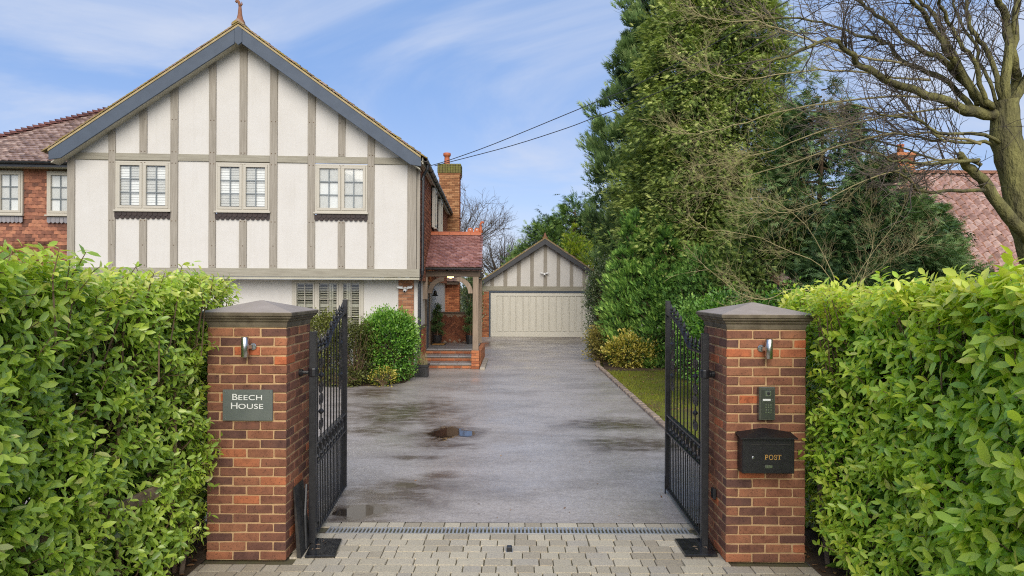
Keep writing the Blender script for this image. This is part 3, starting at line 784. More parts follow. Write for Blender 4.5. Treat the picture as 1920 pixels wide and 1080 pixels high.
# ------------------------------------------------------------------ wrought iron gates
def gate(hx, ex, side, label):
    H0, H1 = Vector((hx, 6.05, 0)), Vector((ex, 7.62, 0))
    d = (H1 - H0); L = d.length; d.normalize()
    T = Matrix.Translation(H0) @ Matrix(((d.x, -d.y, 0), (d.y, d.x, 0), (0, 0, 1))).to_4x4()
    g = thing('iron_gate', H0, label, 'gate', 'wrought iron driveway gates')
    top = [(0, 1.70), (.50, 1.705), (.56, 1.71), (.66, 1.76), (.80, 1.83), (.95, 1.885), (1.10, 1.93), (1.25, 1.963), (1.40, 1.985), (L, 1.998)]
    zt = lambda q: float(np.interp(q, [p_[0] for p_ in top], [p_[1] for p_ in top]))
    m = M['black']
    b_ = MB(T); b_.box(-.03, .03, -.03, .03, .02, 1.885); b_.build('hinge_post', m, g, bevel=.003)
    b_ = MB(T); b_.box(L - .025, L + .025, -.025, .025, .05, 2.145); b_.build('end_post', m, g, bevel=.003)
    b_ = MB(T)
    for i in range(len(top) - 1):
        b_.bar((top[i][0], 0, top[i][1]), (top[i + 1][0] + .004, 0, top[i + 1][1]), .045, .014)
    b_.build('top_rail', m, g)
    for z in (.06, .685, .875):
        b_ = MB(T); b_.box(.03, L - .025, -.02, .02, z - .009, z + .009); b_.build('rail', m, g)
    n = 10
    for i in range(1, n):
        q = .03 + (L - .055) * i / n
        b_ = MB(T); b_.tube([(q, 0, .07), (q, 0, zt(q) - .004)], .007, 6); b_.build('bar', m, g)
        z = zt(q) + .005
        b_ = MB(T); b_.lathe([(.009, z), (.009, z + .02), (.021, z + .03), (.021, z + .04), (.009, z + .05), (.018, z + .066), (.017, z + .078), (.001, z + .125)], (q, 0, 0), 8); b_.build('spear_finial', m, g)
        for zz in (.735, .83):
            b_ = MB(T); b_.lathe([(.010, zz - .022), (.019, zz), (.010, zz + .022)], (q, 0, 0), 8); b_.build('collar', m, g)
    for i in range(n):
        q = .03 + (L - .055) * (i + .5) / n
        b_ = MB(T); b_.tube([(q, 0, .07), (q, 0, .68)], .006, 6); b_.build('dog_bar', m, g)
        rr = .032
        b_ = MB(T); b_.tube([(q + rr * math.cos(R(a)), 0, .78 + rr * 2.3 * math.sin(R(a))) for a in range(0, 361, 24)], .006, 5); b_.build('ring', m, g)
    def scroll(q, zc, s_, dirn):
        pts = []
        for a in np.linspace(0, 1, 34):
            if a < .4: an, r_ = R(520 * (1 - a / .4)), .012 + .036 * (a / .4); c_ = (q + dirn * .045, zc + s_ - .05); pts.append((c_[0] + dirn * -r_ * math.cos(an), c_[1] + r_ * math.sin(an)))
            elif a > .6: an, r_ = R(520 * (a - .6) / .4), .012 + .036 * (1 - (a - .6) / .4); c_ = (q + dirn * .045, zc - s_ + .05); pts.append((c_[0] + dirn * -r_ * math.cos(an), c_[1] - r_ * math.sin(an)))
            else: k = (a - .4) / .2; pts.append((q + dirn * (-.003 + .012 * math.sin(math.pi * k)), zc + (s_ - .05) * (1 - 2 * k)))
        b2 = MB(T)
        for i in range(len(pts) - 1):
            b2.bar((pts[i][0], 0, pts[i][1]), (pts[i + 1][0], 0, pts[i + 1][1]), .022, .007, up=(0, 1, 0))
        b2.build('scroll', m, g)
    for q, zs in ((.03 + (L - .055) * 2 / n, (1.46, 1.12)), (.03 + (L - .055) * 8.5 / n, (1.68, 1.34))):
        for z in zs:
            for dirn in (1, -1): scroll(q, z, .16, dirn)
            b_ = MB(T); b_.lathe([(.004, z - .03), (.026, z - .006), (.026, z + .006), (.004, z + .03)], (q, 0, 0), 10); b_.build('boss', m, g)
    b_ = MB(T); b_.lathe([(.04, 1.49), (.045, 1.50), (.045, 1.555), (.04, 1.565)], (0, 0, 0), 12); b_.build('hinge_collar', m, g)
    px_ = PLX + .665 if side < 0 else PRX
    b_ = MB(); b_.tube([(px_ + side * -.0, 6.03, 1.525), (hx, 6.05, 1.525)], .017, 8)
    b_.tube([(px_ + side * .0, 6.03, 1.525), (px_ - side * .03, 6.03, 1.525)], .03, 10); b_.build('hinge_pin', m, g)
    b_ = MB(T); b_.tube([(L - .04, .03, .20), (L - .04, .03, .006)], .008, 6); b_.build('drop_bolt', m, g)
    return g
gate(-1.758, -1.862, -1, 'black wrought iron gate standing open by the plaque pillar')
gate(1.712, 1.742, 1, 'black wrought iron gate standing open by the post box pillar')

def plate(pts, label):
    P = [gnd(*p_) for p_ in pts]; c = sum(P, Vector()) / 4
    t_ = thing('gate_motor_cover', (c.x, c.y, 0), label, 'motor cover', 'gate motor covers')
    b_ = MB(); b_.add([(p_.x, p_.y, .001) for p_ in P] + [(p_.x, p_.y, .022) for p_ in P], [(3, 2, 1, 0), (4, 5, 6, 7), (0, 1, 5, 4), (1, 2, 6, 5), (2, 3, 7, 6), (3, 0, 4, 7)])
    b_.build('lid', M['plate'], t_, bevel=.004)
    for k in range(5):
        q = Vector((c.x + random.uniform(-.1, .1), c.y + random.uniform(-.1, .1), .0235)); a = random.uniform(0, 3)
        b_ = MB(); b_.add([(q.x, q.y, q.z), (q.x + .03 * math.cos(a), q.y + .03 * math.sin(a), q.z + .006), (q.x + .05 * math.cos(a + .5), q.y + .05 * math.sin(a + .5), q.z)], [(0, 1, 2)])
        o_ = b_.build('leaf_scrap', M['oldwood'], t_)
plate([(571, 1047), (628, 1046), (641, 1014), (588, 1013)], 'wet black steel gate motor cover at foot of the left gate')
plate([(1285, 1045), (1346, 1045), (1330, 1013), (1265, 1014)], 'wet black steel gate motor cover at foot of the right gate')

lp = thing('leaning_panel', (-1.85, 5.95, 0), 'scuffed black panel leaning on inner side of the plaque pillar', 'panel')
b = MB(); b.add([(-1.872, 5.86, .55), (-1.868, 6.09, .56), (-1.815, 6.06, .004), (-1.80, 5.74, .004), (-1.862, 5.855, .56), (-1.858, 6.095, .57), (-1.775, 6.07, .004), (-1.76, 5.73, .004)],
                 [(0, 3, 2, 1), (4, 5, 6, 7), (0, 1, 5, 4), (1, 2, 6, 5), (2, 3, 7, 6), (3, 0, 4, 7)]); b.build('sheet', M['rubber'], lp)
b = MB(); b.tube([(-1.80, 6.0, .55), (-1.79, 5.93, .3), (-1.77, 5.9, .02)], .012, 6); b.build('cable', M['blackpl'], lp)
gs = thing('gate_stop', (0, 5.9, 0), 'small black gate stop block in middle of the paved apron', 'gate stop')
c = gnd(955, 1033); b = MB(); b.box(c.x - .024, c.x + .024, c.y - .03, c.y + .03, -.01, .042); b.build('block', M['blackpl'], gs, bevel=.006)
b = MB(); b.box(c.x - .03, c.x + .03, c.y - .04, c.y + .04, -.004, .003); b.build('foot', M['galv'], gs)
# ------------------------------------------------------------------ the house
AL = R(4.0)
HO = at(787, 520, 17.3)
EU = Vector((math.cos(AL), math.sin(AL), 0)); EN = Vector((-math.sin(AL), math.cos(AL), 0)); EV = EN + EU * 0.035
HT = Matrix(((EU.x, EV.x, 0, HO.x), (EU.y, EV.y, 0, HO.y), (0, 0, 1, 0), (0, 0, 0, 1)))


def FU(px, py, v=0.0):
    d = ray(px, py); P = Vector((HO.x, HO.y, 0)) + EV * v
    t_ = P.dot(EN) / d.dot(EN)
    q = Vector((0, 0, CAM_H)) + d * t_
    return (q - P).dot(EU), q.z


house = thing('house', HO.to_tuple()[:2] + (0,), 'large white half timbered house with grey timbers and tiled gable', 'house')
UA, ZA, UL_, UR_, SL = -4.37, 8.62, -8.78, 0.06, 0.7075
zr = lambda u: ZA - abs(u - UA) * SL
fu = lambda px, py=400, v=0.0: FU(px, py, v)[0]
Z_SB, Z_ST, Z_GB, Z_GT = 2.535, 2.745, 5.385, 5.555
ZW0, ZW1 = 4.105, 5.365


def timber(u0, u1, z0, z1, slope=False, v0=-.035, mat='timber', name='timber_post'):
    b_ = MB(HT)
    if slope:
        b_.prism([(u0, z0), (u1, z0), (u1, zr(u1) - .29), (UA, zr(UA) - .29), (u0, zr(u0) - .29)] if u0 < UA < u1 else [(u0, z0), (u1, z0), (u1, zr(u1) - .29), (u0, zr(u0) - .29)], v0, .01)
    else: b_.box(u0, u1, v0, .01, z0, z1)
    return b_.build(name, M[mat], house, bevel=.006)


full = [(204, 217), (320, 334), (392, 405), (506, 520), (577, 591), (689, 702)]
half = [(262, 276), (449, 463), (634, 647)]
PU = [(fu(a), fu(c)) for a, c in full]
PH = [(fu(a), fu(c)) for a, c in half]
UCL = (fu(127), fu(141)); UCR = (fu(764), fu(781))
for a, c in PU:
    timber(a, c, Z_ST, 0, True, -.037)
for a, c in PH:
    timber(a, c, Z_GT, 0, True); timber(a, c, Z_ST, ZW0 - .17)
timber(UCL[0], UCL[1], Z_ST, Z_GT); timber(UCR[0], UCR[1], Z_ST, Z_GT)
b = MB(HT); b.box(UCR[1] + .002, -.005, .03, .13, Z_SB, 5.5); b.build('corner_batten', M['timber'], house, bevel=.005)
edges = [UCL[0]] + [x for p_ in PU for x in p_] + [UCR[1]]
for i in range(0, len(edges), 2):
    timber(edges[i] if i else UCL[1], edges[i + 1] if i + 1 < len(edges) - 1 else UCR[0], Z_GB, Z_GT, False, -.033, 'timber_h', 'timber_rail')
b = MB(HT); b.box(UCL[0], 0.0, -.06, .02, Z_SB, Z_ST); b.build('sill_beam', M['timber_h'], house, bevel=.008)
# pegs
b = MB(HT)
for (a, c) in PU + PH:
    for z in (Z_GT + .05, Z_GB - .06, Z_ST + .06, 3.9, 6.4, 3.3):
        for q in ((a + .045, c - .045) if z != 3.3 else ((a + c) / 2,)):
            if z > Z_GT + .2 and z > zr(q) - .5: continue
            b.box(q - .011, q + .011, -.043, -.03, z - .011, z + .011)
b.build('peg', M['oldwood'], house, kind='stuff')
# render panels, one between each pair of posts
cent = [(UCL[0] + UCL[1]) / 2] + [(a + c) / 2 for a, c in PU] + [(UCR[0] + UCR[1]) / 2]
for i in range(len(cent) - 1):
    u0, u1 = cent[i], cent[i + 1]
    win = i in (1, 3, 5)
    um = (PH[(i - 1) // 2][0] + PH[(i - 1) // 2][1]) / 2 if win else None
    for (a, c) in ([(u0, um), (um, u1)] if win else [(u0, u1)]):
        b = MB(HT); b.box(a, c, 0, .10, Z_SB + .1, ZW0 - .02 if win else Z_GB + .08); b.build('render_panel', M['render'], house)
        pol = [(a, Z_GB + .0801), (c, Z_GB + .0801), (c, max(zr(c) - .27, Z_GB + .09)), (a, max(zr(a) - .27, Z_GB + .09))]
        if a < UA < c: pol = [pol[0], pol[1], pol[2], (UA, zr(UA) - .27), pol[3]]
        b = MB(HT); b.prism(pol, 0, .10); b.build('render_panel', M['render'], house)
for s_ in (-1, 1):   # small triangles out to the eaves
    ue = UCL[0] - .02 if s_ < 0 else -.005; uc = cent[0] if s_ < 0 else cent[-1]
    b = MB(HT); b.prism([(uc, Z_GB + .1), (ue, Z_GB + .1), (ue, max(zr(ue) - .3, Z_GB + .12)), (uc, zr(uc) - .28)], .002, .098); b.build('render_panel', M['render'], house)


def window(T, u0, u1, z0, z1, cases, cols, rows, parent=None, v=0.0, blind='slat', glass=True, label=None):
    """casement window, u to the right, v into the house"""
    w = mk('window', None, parent or house, T @ Matrix.Translation((u0, v, z0)))
    b_ = MB(T); f = .045
    b_.box(u0, u1, v - .03, v + .06, z0, z0 + f); b_.box(u0, u1, v - .03, v + .06, z1 - f, z1)
    b_.box(u0, u0 + f, v - .03, v + .06, z0 + f, z1 - f); b_.box(u1 - f, u1, v - .03, v + .06, z0 + f, z1 - f)
    n = cases; cw = (u1 - u0 - 2 * f) / n
    for k in range(1, n): b_.box(u0 + f + k * cw - .014, u0 + f + k * cw + .014, v - .025, v + .06, z0 + f, z1 - f)
    b_.build('window_frame', M['joinery'], w, bevel=.004)
    b_ = MB(T); b_.box(u0 - .03, u1 + .03, v - .085, v + .0, z0 - .045, z0 - .002); b_.build('window_sill', M['joinery'], w, bevel=.006)
    for k in range(n):
        a, c = u0 + f + k * cw + (.016 if k else .002), u0 + f + (k + 1) * cw - (.016 if k < n - 1 else .002)
        s = .062; zb, zt_ = z0 + f + .002, z1 - f - .002
        b_ = MB(T); b_.box(a, c, v - .042, v + .012, zb, zb + s); b_.box(a, c, v - .042, v + .012, zt_ - s, zt_)
        b_.box(a, a + s, v - .042, v + .012, zb + s, zt_ - s); b_.box(c - s, c, v - .042, v + .012, zb + s, zt_ - s)
        b_.build('casement', M['joinery'], w, bevel=.004)
        a += s; c -= s; zb += s; zt_ -= s
        for i in range(1, cols):
            x_ = a + (c - a) * i / cols; b_ = MB(T); b_.box(x_ - .011, x_ + .011, v - .016, v + .004, zb, zt_); b_.build('glazing_bar', M['leadbar'], w)
        for j in range(1, rows):
            z_ = zb + (zt_ - zb) * j / rows; b_ = MB(T); b_.box(a, c, v - .014, v + .003, z_ - .011, z_ + .011); b_.build('glazing_bar', M['leadbar'], w)
        for i in range(cols):
            for j in range(rows):
                e = .002
                xa_, xb_ = a + (c - a) * i / cols + e, a + (c - a) * (i + 1) / cols - e; za_, zb_ = zb + (zt_ - zb) * j / rows + e, zb + (zt_ - zb) * (j + 1) / rows - e
                tl = [random.uniform(-.0003, .0003) for _ in range(4)]
                b_ = MB(T); b_.add([(xa_, v - .006 + tl[0], za_), (xb_, v - .006 + tl[1], za_), (xb_, v - .006 + tl[2], zb_), (xa_, v - .006 + tl[3], zb_)], [(0, 1, 2, 3)])
                b_.build('pane', M['glass'], w)
        if blind == 'slat':
            z_ = zb + .02; ti = random.uniform(.35, .5)
            while z_ < zt_ - .02:
                b_ = MB(T); b_.add([(a - .01, v + .028, z_), (c + .01, v + .028, z_), (c + .01, v + .028 + .010 * math.cos(ti), z_ + .0595), (a - .01, v + .028 + .010 * math.cos(ti), z_ + .0595),
                                    (a - .01, v + .033, z_), (c + .01, v + .033, z_), (c + .01, v + .033 + .010 * math.cos(ti), z_ + .0595), (a - .01, v + .033 + .010 * math.cos(ti), z_ + .0595)], BOXQ)
                b_.build('blind_slat', M['blind'], w); z_ += .064
        elif blind == 'roller':
            b_ = MB(T); b_.box(a - .01, c + .01, v + .028, v + .033, zb - .01, zt_ + .01); b_.build('roller_blind', M['blind'], w)
    b_ = MB(T); b_.add([(u0, v + .9, z0), (u1, v + .9, z0), (u1, v + .9, z1), (u0, v + .9, z1), (u0, v + .12, z0), (u1, v + .12, z0), (u1, v + .12, z1), (u0, v + .12, z1)],
                       [(0, 1, 2, 3), (0, 4, 5, 1), (3, 2, 6, 7), (0, 3, 7, 4), (1, 5, 6, 2)]); b_.build('reveal', M['dark'], w)
    return w


def apron_tiles(u0, u1, zt_, zb, v, w):
    n = max(6, int((u1 - u0) / .115)); s = (u1 - u0) / n
    for i in range(n):
        for r_ in range(2):
            a = u0 + i * s + (s / 2 if r_ else 0)
            if a + s > u1 + .02: continue
            z0 = zb if r_ == 0 else zb + .07
            b_ = MB(HT)
            b_.prism([(a + .004, zt_ if r_ else zt_ - .03), (a + .004, z0 + .04), (a + s * .25, z0 + .008), (a + s / 2, z0), (a + s * .75, z0 + .008), (a + s - .004, z0 + .04), (a + s - .004, zt_ if r_ else zt_ - .03)], v - .038 - .014 * r_, v - .024 - .014 * r_)
            b_.build('apron_tile', M['apron'], w)


M['apron'] = plain('dark apron tile', (0.032, 0.025, 0.025), (0.055, 0.038, 0.034), 8, 0.7, 0.3)
for i, (pl_, pr_) in enumerate(((220, 319), (409, 504.5), (594, 687.5))):
    u0, u1 = PU[i * 2][1] + .002, PU[i * 2 + 1][0] - .002
    w = window(HT, u0, u1, ZW0 + .055, ZW1, 2, 2, 3, v=-.004, blind='roller' if i == 2 else 'slat')
    apron_tiles(u0 - .02, u1 + .02, ZW0 + .02, ZW0 - .165, -.0, w)

# barge boards, soffits, key block
for s_ in (-1, 1):
    ue = UL_ if s_ < 0 else UR_
    b = MB(HT); b.prism([(UA + s_ * .09, zr(UA + .09)), (ue, zr(ue)), (ue, zr(ue) - .20), (ue - s_ * .27, zr(ue) - .16), (UA + s_ * .09, zr(UA + .09) - .36)], -.39, -.345)
    b.build('barge_board', M['slate_paint'], house, bevel=.006)
    b = MB(HT); q = ue - s_ * .03; b.prism([(UA, zr(UA) - .29), (q, zr(q) - .29), (q, zr(q) - .262), (UA, zr(UA) - .262)], -.344, -.001)
    b.build('soffit', M['soffit'], house)
b = MB(HT); b.prism([(UA - .09, zr(UA + .09) + .03), (UA, zr(UA) + .03), (UA + .09, zr(UA + .09) + .03), (UA + .09, zr(UA) - .38), (UA, zr(UA) - .46), (UA - .09, zr(UA) - .38)], -.398, -.34)
b.build('barge_key', M['slate_paint'], house, bevel=.006)

# main roof: verge tiles one by one, then joined courses
roof = mk('roof', None, house, HT @ Matrix.Translation((UA, 6, ZA)))
TL = [(x, y, z) for z in (0, .014) for (x, y) in ((-.0815, -.02), (.0815, -.02), (.0815, .2), (-.0815, .2))]
def tile_me(nm, mat, n=4):
    out = []
    for i in range(n):
        b_ = MB(); c_ = random.uniform(.0, .012)
        b_.add([(-.0815, -.01, c_), (0, -.012, .006 + c_ * .3), (.0815, -.01, 0), (.0815, .2, 0), (0, .2, .004), (-.0815, .2, 0),
                (-.0815, -.01, .014 + c_), (0, -.012, .022 + c_ * .3), (.0815, -.01, .014), (.0815, .2, .014), (0, .2, .018), (-.0815, .2, .014)],
               [(0, 5, 4, 1), (1, 4, 3, 2), (6, 7, 10, 11), (7, 8, 9, 10), (0, 1, 7, 6), (1, 2, 8, 7), (2, 3, 9, 8), (5, 0, 6, 11), (3, 4, 10, 9), (4, 5, 11, 10)])
        out.append(b_.mesh(nm, mat))
    return out
tm_moss, tm_roof, tm_hung = tile_me('tile', M['moss_tile']), tile_me('tile', M['tile']), tile_me('hung_tile', M['hung'])
TT = (TL, BOXQ)
PITCH = math.atan(SL)
def tile_rot(along, up, nrm, tilt=0.075, jit=0.012):
    a, u_, n_ = Vector(along), Vector(up), Vector(nrm)
    t_ = tilt + random.uniform(-jit, jit)
    y_ = (u_ * math.cos(t_) - n_ * math.sin(t_)).normalized(); z_ = (n_ * math.cos(t_) + u_ * math.sin(t_)).normalized()
    x_ = y_.cross(z_)
    j = random.uniform(-jit, jit); x2 = x_ * math.cos(j) + y_ * math.sin(j); y2 = z_.cross(x2)
    return [(x2.x, y2.x, z_.x), (x2.y, y2.y, z_.y), (x2.z, y2.z, z_.z)]
RL = 4.50 / math.cos(PITCH)
for s_ in (-1, 1):
    dn = EU * (s_ * math.cos(PITCH)) + Vector((0, 0, -math.sin(PITCH))); up = -dn
    nrm = EU * (s_ * math.sin(PITCH)) + Vector((0, 0, math.cos(PITCH)))
    al = EV.normalized() * (-1 if s_ > 0 else 1) * -1
    items_v, items_r = [], []
    nc = int((RL + .06) / .1)
    for j in range(nc):
        sd_ = RL + .07 - j * .1
        for k in range(8):
            base_ = Vector((HO.x, HO.y, 0)) + EU * UA + EV * (-.41 + .08 + k * .167 + (.083 if j % 2 and k else 0)) + Vector((0, 0, ZA + .085)) + dn * sd_ + nrm * random.uniform(.0, .006)
            (items_v if k == 0 else items_r).append((base_.to_tuple(), tile_rot(al, up, nrm), (1, 1, 1.6)))
    field('tile', items_v, tm_moss, TT, M['tile_f'], roof, 400)
    field('tile', items_r, tm_roof, TT, M['tile_f'], roof, 0, stuff_name='tile_courses')
    b = MB(HT)
    for j in range(nc):
        s0 = RL + .07 - j * .1
        for (q0, q1) in ((.97, 4.5), (4.51, 8.2), (8.21, 12.5)):
            zz = .085 + random.uniform(0, .006)
            u0, u1 = UA + s_ * s0 * math.cos(PITCH), UA + s_ * (s0 - .2) * math.cos(PITCH)
            za, zb = ZA + zz - s0 * math.sin(PITCH), ZA + zz - (s0 - .2) * math.sin(PITCH)
            b.tint = random.random()
            b.add([(u0, q0, za), (u1, q0, zb - .02), (u1, q1, zb - .02), (u0, q1, za), (u0, q0, za + .03), (u1, q0, zb + .0), (u1, q1, zb + .0), (u0, q1, za + .03)], BOXQ)
    b.build('tile_courses', M['tile_f'], roof, kind='stuff', tint=True)
    b = MB(HT); ue = UA + s_ * 4.42; b.prism([(UA, ZA + .055), (ue, zr(ue) + .055), (ue, zr(ue) + .002), (UA, ZA + .002)], -.402, 12.4); b.build('undercloak', M['under'] if 'under' in M else M.setdefault('under', plain('cream undercloak', (0.44, 0.35, 0.2), (0.32, 0.25, 0.12), 9, 0.85, 0.3)), roof)
for k in range(4):
    b = MB(HT); v0 = -.43 + k * .31; b.prism([(UA - .16, ZA + .03), (UA - .14, ZA + .08), (UA, ZA + .185), (UA + .14, ZA + .08), (UA + .16, ZA + .03), (UA + .12, ZA + .03), (UA, ZA + .11), (UA - .12, ZA + .03)], v0, v0 + .3)
    b.build('ridge_tile', M['moss_tile'], roof)
b = MB(HT); b.prism([(UA - .15, ZA + .05), (UA, ZA + .17), (UA + .15, ZA + .05)], .82, 12.4); b.build('ridge_course', M['tile'], roof)
# finial
fz0 = ZA + .10
b = MB(HT); b.lathe([(.13, fz0), (.115, fz0 + .05), (.075, fz0 + .12), (.055, fz0 + .22), (.043, fz0 + .34), (.036, fz0 + .42)], (UA, -.28, 0), 10)
b.tube([(UA, -.28, fz0 + .40), (UA - .005, -.29, fz0 + .47), (UA - .03, -.30, fz0 + .53), (UA - .065, -.31, fz0 + .56), (UA - .085, -.31, fz0 + .53), (UA - .07, -.31, fz0 + .50)], [.036, .035, .038, .036, .028, .015], 8)
b.tube([(UA, -.28, fz0 + .43), (UA + .04, -.26, fz0 + .49), (UA + .03, -.26, fz0 + .55)], [.03, .02, .006], 6)
b.build('roof_finial', M['oldterra'], house, True)

# jetty underside, lower wall, corner pier
V1 = .50
b = MB(HT); b.box(UCL[0], -.01, -.03, V1 + .02, Z_SB - .055, Z_SB - .003); b.build('jetty_soffit', M['soffit'], house)
pr0, pr1 = fu(747, 555, V1 - .03), fu(776, 555, V1 - .03)
gw0, gw1 = fu(548, 560, V1), fu(682, 560, V1)
GZ0, GZ1 = .95, 2.475
b = MB(HT); b.box(UCL[0], gw0, V1, V1 + .15, 0, Z_SB - .06); b.build('ground_floor_render', M['render'], house)
b = MB(HT); b.box(gw1, pr1 + .10, V1, V1 + .15, 0, Z_SB - .06); b.build('ground_floor_render', M['render'], house)
b = MB(HT); b.box(gw0, gw1, V1, V1 + .15, 0, GZ0); b.build('ground_floor_render', M['render'], house)


def brick_face(parent, T, x0, x1, z0, z1, meshes, stuffmat, limit=300, mortar='mortar_d', thick=.03, bl=.215, name='brick', key=None, core=True):
    """running bond on a face: local x along, local -y outward; bricks proud of a mortar bed"""
    if core:
        b_ = MB(T); b_.box(x0 + .002, x1 - .002, .006, .06, z0, z1); b_.build('mortar', M[mortar], parent)
    its = []; z = z0 + .0375; r_ = 0
    Rt = T.to_3x3(); ux, uy = Vector((Rt[0][0], Rt[1][0], Rt[2][0])).normalized(), Vector((0, 0, 1)); un = ux.cross(uy)
    rot = [(ux.x, -un.x, 0), (ux.y, -un.y, 0), (0, 0, 1)]
    while z + .03 < z1:
        x = x0 + .003 - ((bl + .01) / 2 if r_ % 2 else 0)
        while x < x1 - .01:
            a, c = max(x, x0 + .003), min(x + bl, x1 - .003)
            if c - a > .03:
                p = T @ Vector(((a + c) / 2, .02 + random.uniform(-.0015, .0015), z))
                its.append((p.to_tuple(), rot, ((c - a), .05, .065)))
            x += bl + .01
        z += .075; r_ += 1
    field(name, its, meshes, (boxv(.5, .5, .5), BOXQ), stuffmat, parent, limit, key)


def unit_bricks(mat, n=4):
    out = []
    for i in range(n):
        b_ = MB(); b_.add([(x + random.uniform(-.012, .012), y + random.uniform(-.03, .03), z + random.uniform(-.04, .04)) for x, y, z in boxv(.5, .5, .5)], BOXQ); out.append(b_.mesh('brick', mat, False, .06))
    return out
ub_red, ub_och = unit_bricks(M['redbrick']), unit_bricks(M['ochre'])
M['buffbrick'] = piecewise('soft red buff brick', [(0.26, 0.11, 0.055), (0.36, 0.17, 0.09), (0.42, 0.22, 0.12)], None, False, speck=0.2)
ub_buff = unit_bricks(M['buffbrick'])
pier = mk('corner_pier', None, house, HT @ Matrix.Translation((pr0, V1, 0)))
b = MB(HT); b.box(pr0, pr1, V1 - .001, V1 + .4, 0, Z_SB - .057); b.build('pier_core', M['mortar_d'], pier)
brick_face(pier, HT @ Matrix.Translation((0, V1 - .05, 0)), pr0, pr1, .0, Z_SB - .06, ub_buff, M['redbrick_f'], 300, core=True)

# ground floor window with plantation shutters
gwn = mk('shutter_window', None, house, HT @ Matrix.Translation((gw0, V1, GZ0)))
b = MB(HT); f = .07
b.box(gw0, gw1, V1 - .03, V1 + .1, GZ1 - .05, GZ1); b.box(gw0, gw1, V1 - .03, V1 + .1, GZ0, GZ0 + f)
b.box(gw0, gw0 + f, V1 - .03, V1 + .1, GZ0 + f, GZ1 - .05); b.box(gw1 - f, gw1, V1 - .03, V1 + .1, GZ0 + f, GZ1 - .05)
W3_ = (gw1 - gw0)
for k in (1, 2): b.box(gw0 + W3_ * k / 3 - .035, gw0 + W3_ * k / 3 + .035, V1 - .025, V1 + .1, GZ0 + f, GZ1 - .05)
b.build('window_frame', M['joinery'], gwn, bevel=.004)
for k in range(3):
    a, c = gw0 + W3_ * k / 3 + (f if k == 0 else .036), gw0 + W3_ * (k + 1) / 3 - (f if k == 2 else .036)
    b = MB(HT); z0, z1 = GZ0 + f, GZ1 - .05; s = .045
    b.box(a, c, V1 - .035, V1 + .01, z0, z0 + s); b.box(a, c, V1 - .035, V1 + .01, z1 - s, z1); b.box(a, a + s, V1 - .035, V1 + .01, z0 + s, z1 - s); b.box(c - s, c, V1 - .035, V1 + .01, z0 + s, z1 - s)
    b.build('casement', M['joinery'], gwn, bevel=.004)
    b = MB(HT); b.box(a + s, c - s, V1 - .008, V1 - .004, z0 + s, z1 - s); b.build('pane', M['glass'], gwn)
    xm = (a + c) / 2 if k != 1 else a + (c - a) * .62
    b = MB(HT); b.box((a + c) / 2 - .008, (a + c) / 2 + .008, V1 - .016, V1 + .002, z0 + s, z1 - s); b.build('glazing_bar', M['joinery'], gwn)
    for z_ in (z0 + (z1 - z0) * .36, z0 + (z1 - z0) * .68):
        b = MB(HT); b.box(a + s, c - s, V1 - .014, V1 + .002, z_ - .008, z_ + .008); b.build('glazing_bar', M['joinery'], gwn)
    lv = [(a + .0, c - .0)] if k != 1 else [(a, xm - .005), (xm + .005, c)]
    if k == 2: lv = [(a, a + (c - a) * .33), (a + (c - a) * .34, c)]
    for (p_, q_) in lv:
        b = MB(HT); fs = .05
        b.box(p_, p_ + fs, V1 + .06, V1 + .085, z0, z1); b.box(q_ - fs, q_, V1 + .06, V1 + .085, z0, z1)
        zm = z1 - .62
        for (za, zb) in ((z1 - .075, z1), (zm - .05, zm + .05), (z0, z0 + .1)): b.box(p_ + fs, q_ - fs, V1 + .06, V1 + .085, za, zb)
        b.build('shutter_frame', M['shutter'], gwn, bevel=.003)
        z_ = z0 + .13
        while z_ < z1 - .10:
            if abs(z_ - zm) > .08:
                b = MB(HT); b.add([(p_ + fs, V1 + .05, z_ - .010), (q_ - fs, V1 + .05, z_ - .010), (q_ - fs, V1 + .105, z_ + .016), (p_ + fs, V1 + .105, z_ + .016), (p_ + fs, V1 + .05, z_ + .0), (q_ - fs, V1 + .05, z_ + .0), (q_ - fs, V1 + .105, z_ + .026), (p_ + fs, V1 + .105, z_ + .026)], BOXQ)
                b.build('louvre', M['shutter'], gwn)
            z_ += .062
b = MB(HT); b.add([(gw0, V1 + 2.2, GZ0), (gw1, V1 + 2.2, GZ0), (gw1, V1 + 2.2, GZ1), (gw0, V1 + 2.2, GZ1), (gw0, V1 + .12, GZ0), (gw1, V1 + .12, GZ0), (gw1, V1 + .12, GZ1), (gw0, V1 + .12, GZ1)], [(0, 1, 2, 3), (0, 4, 5, 1), (3, 2, 6, 7), (0, 3, 7, 4), (1, 5, 6, 2)]); b.build('room', M['room'], gwn)

# side wall (runs back along the driveway)
UW = -.10
b = MB(HT); b.box(UW - .25, UW, V1 + .15, 12.2, 1.22, Z_SB + .02); b.build('side_render', M['render'], house)
b = MB(HT); b.box(pr1 + .101, UW, V1 - .0, V1 + .149, 1.22, Z_SB - .06); b.build('side_render', M['render'], house)
b = MB(HT); b.box(UW - .25, UW - .01, V1 + .02, 12.2, 0, 1.22); b.build('side_plinth', M['mortar_d'], house)
pbm = mk('plinth', None, house, HT @ Matrix.Translation((UW, 1, 0)))
TS = HT @ Matrix(((0, -1, 0, UW + .02), (1, 0, 0, 0), (0, 0, 1, 0), (0, 0, 0, 1)))   # local x -> v, local -y -> +u
brick_face(pbm, TS, V1 + .0, 2.6, 0, 1.19, ub_red, M['redbrick_f'], 300)
b = MB(HT); b.box(UW - .02, UW + .05, V1 - .02, 2.7, 1.19, 1.235); b.build('plinth_cap', M['stone_side'], pbm, bevel=.004)
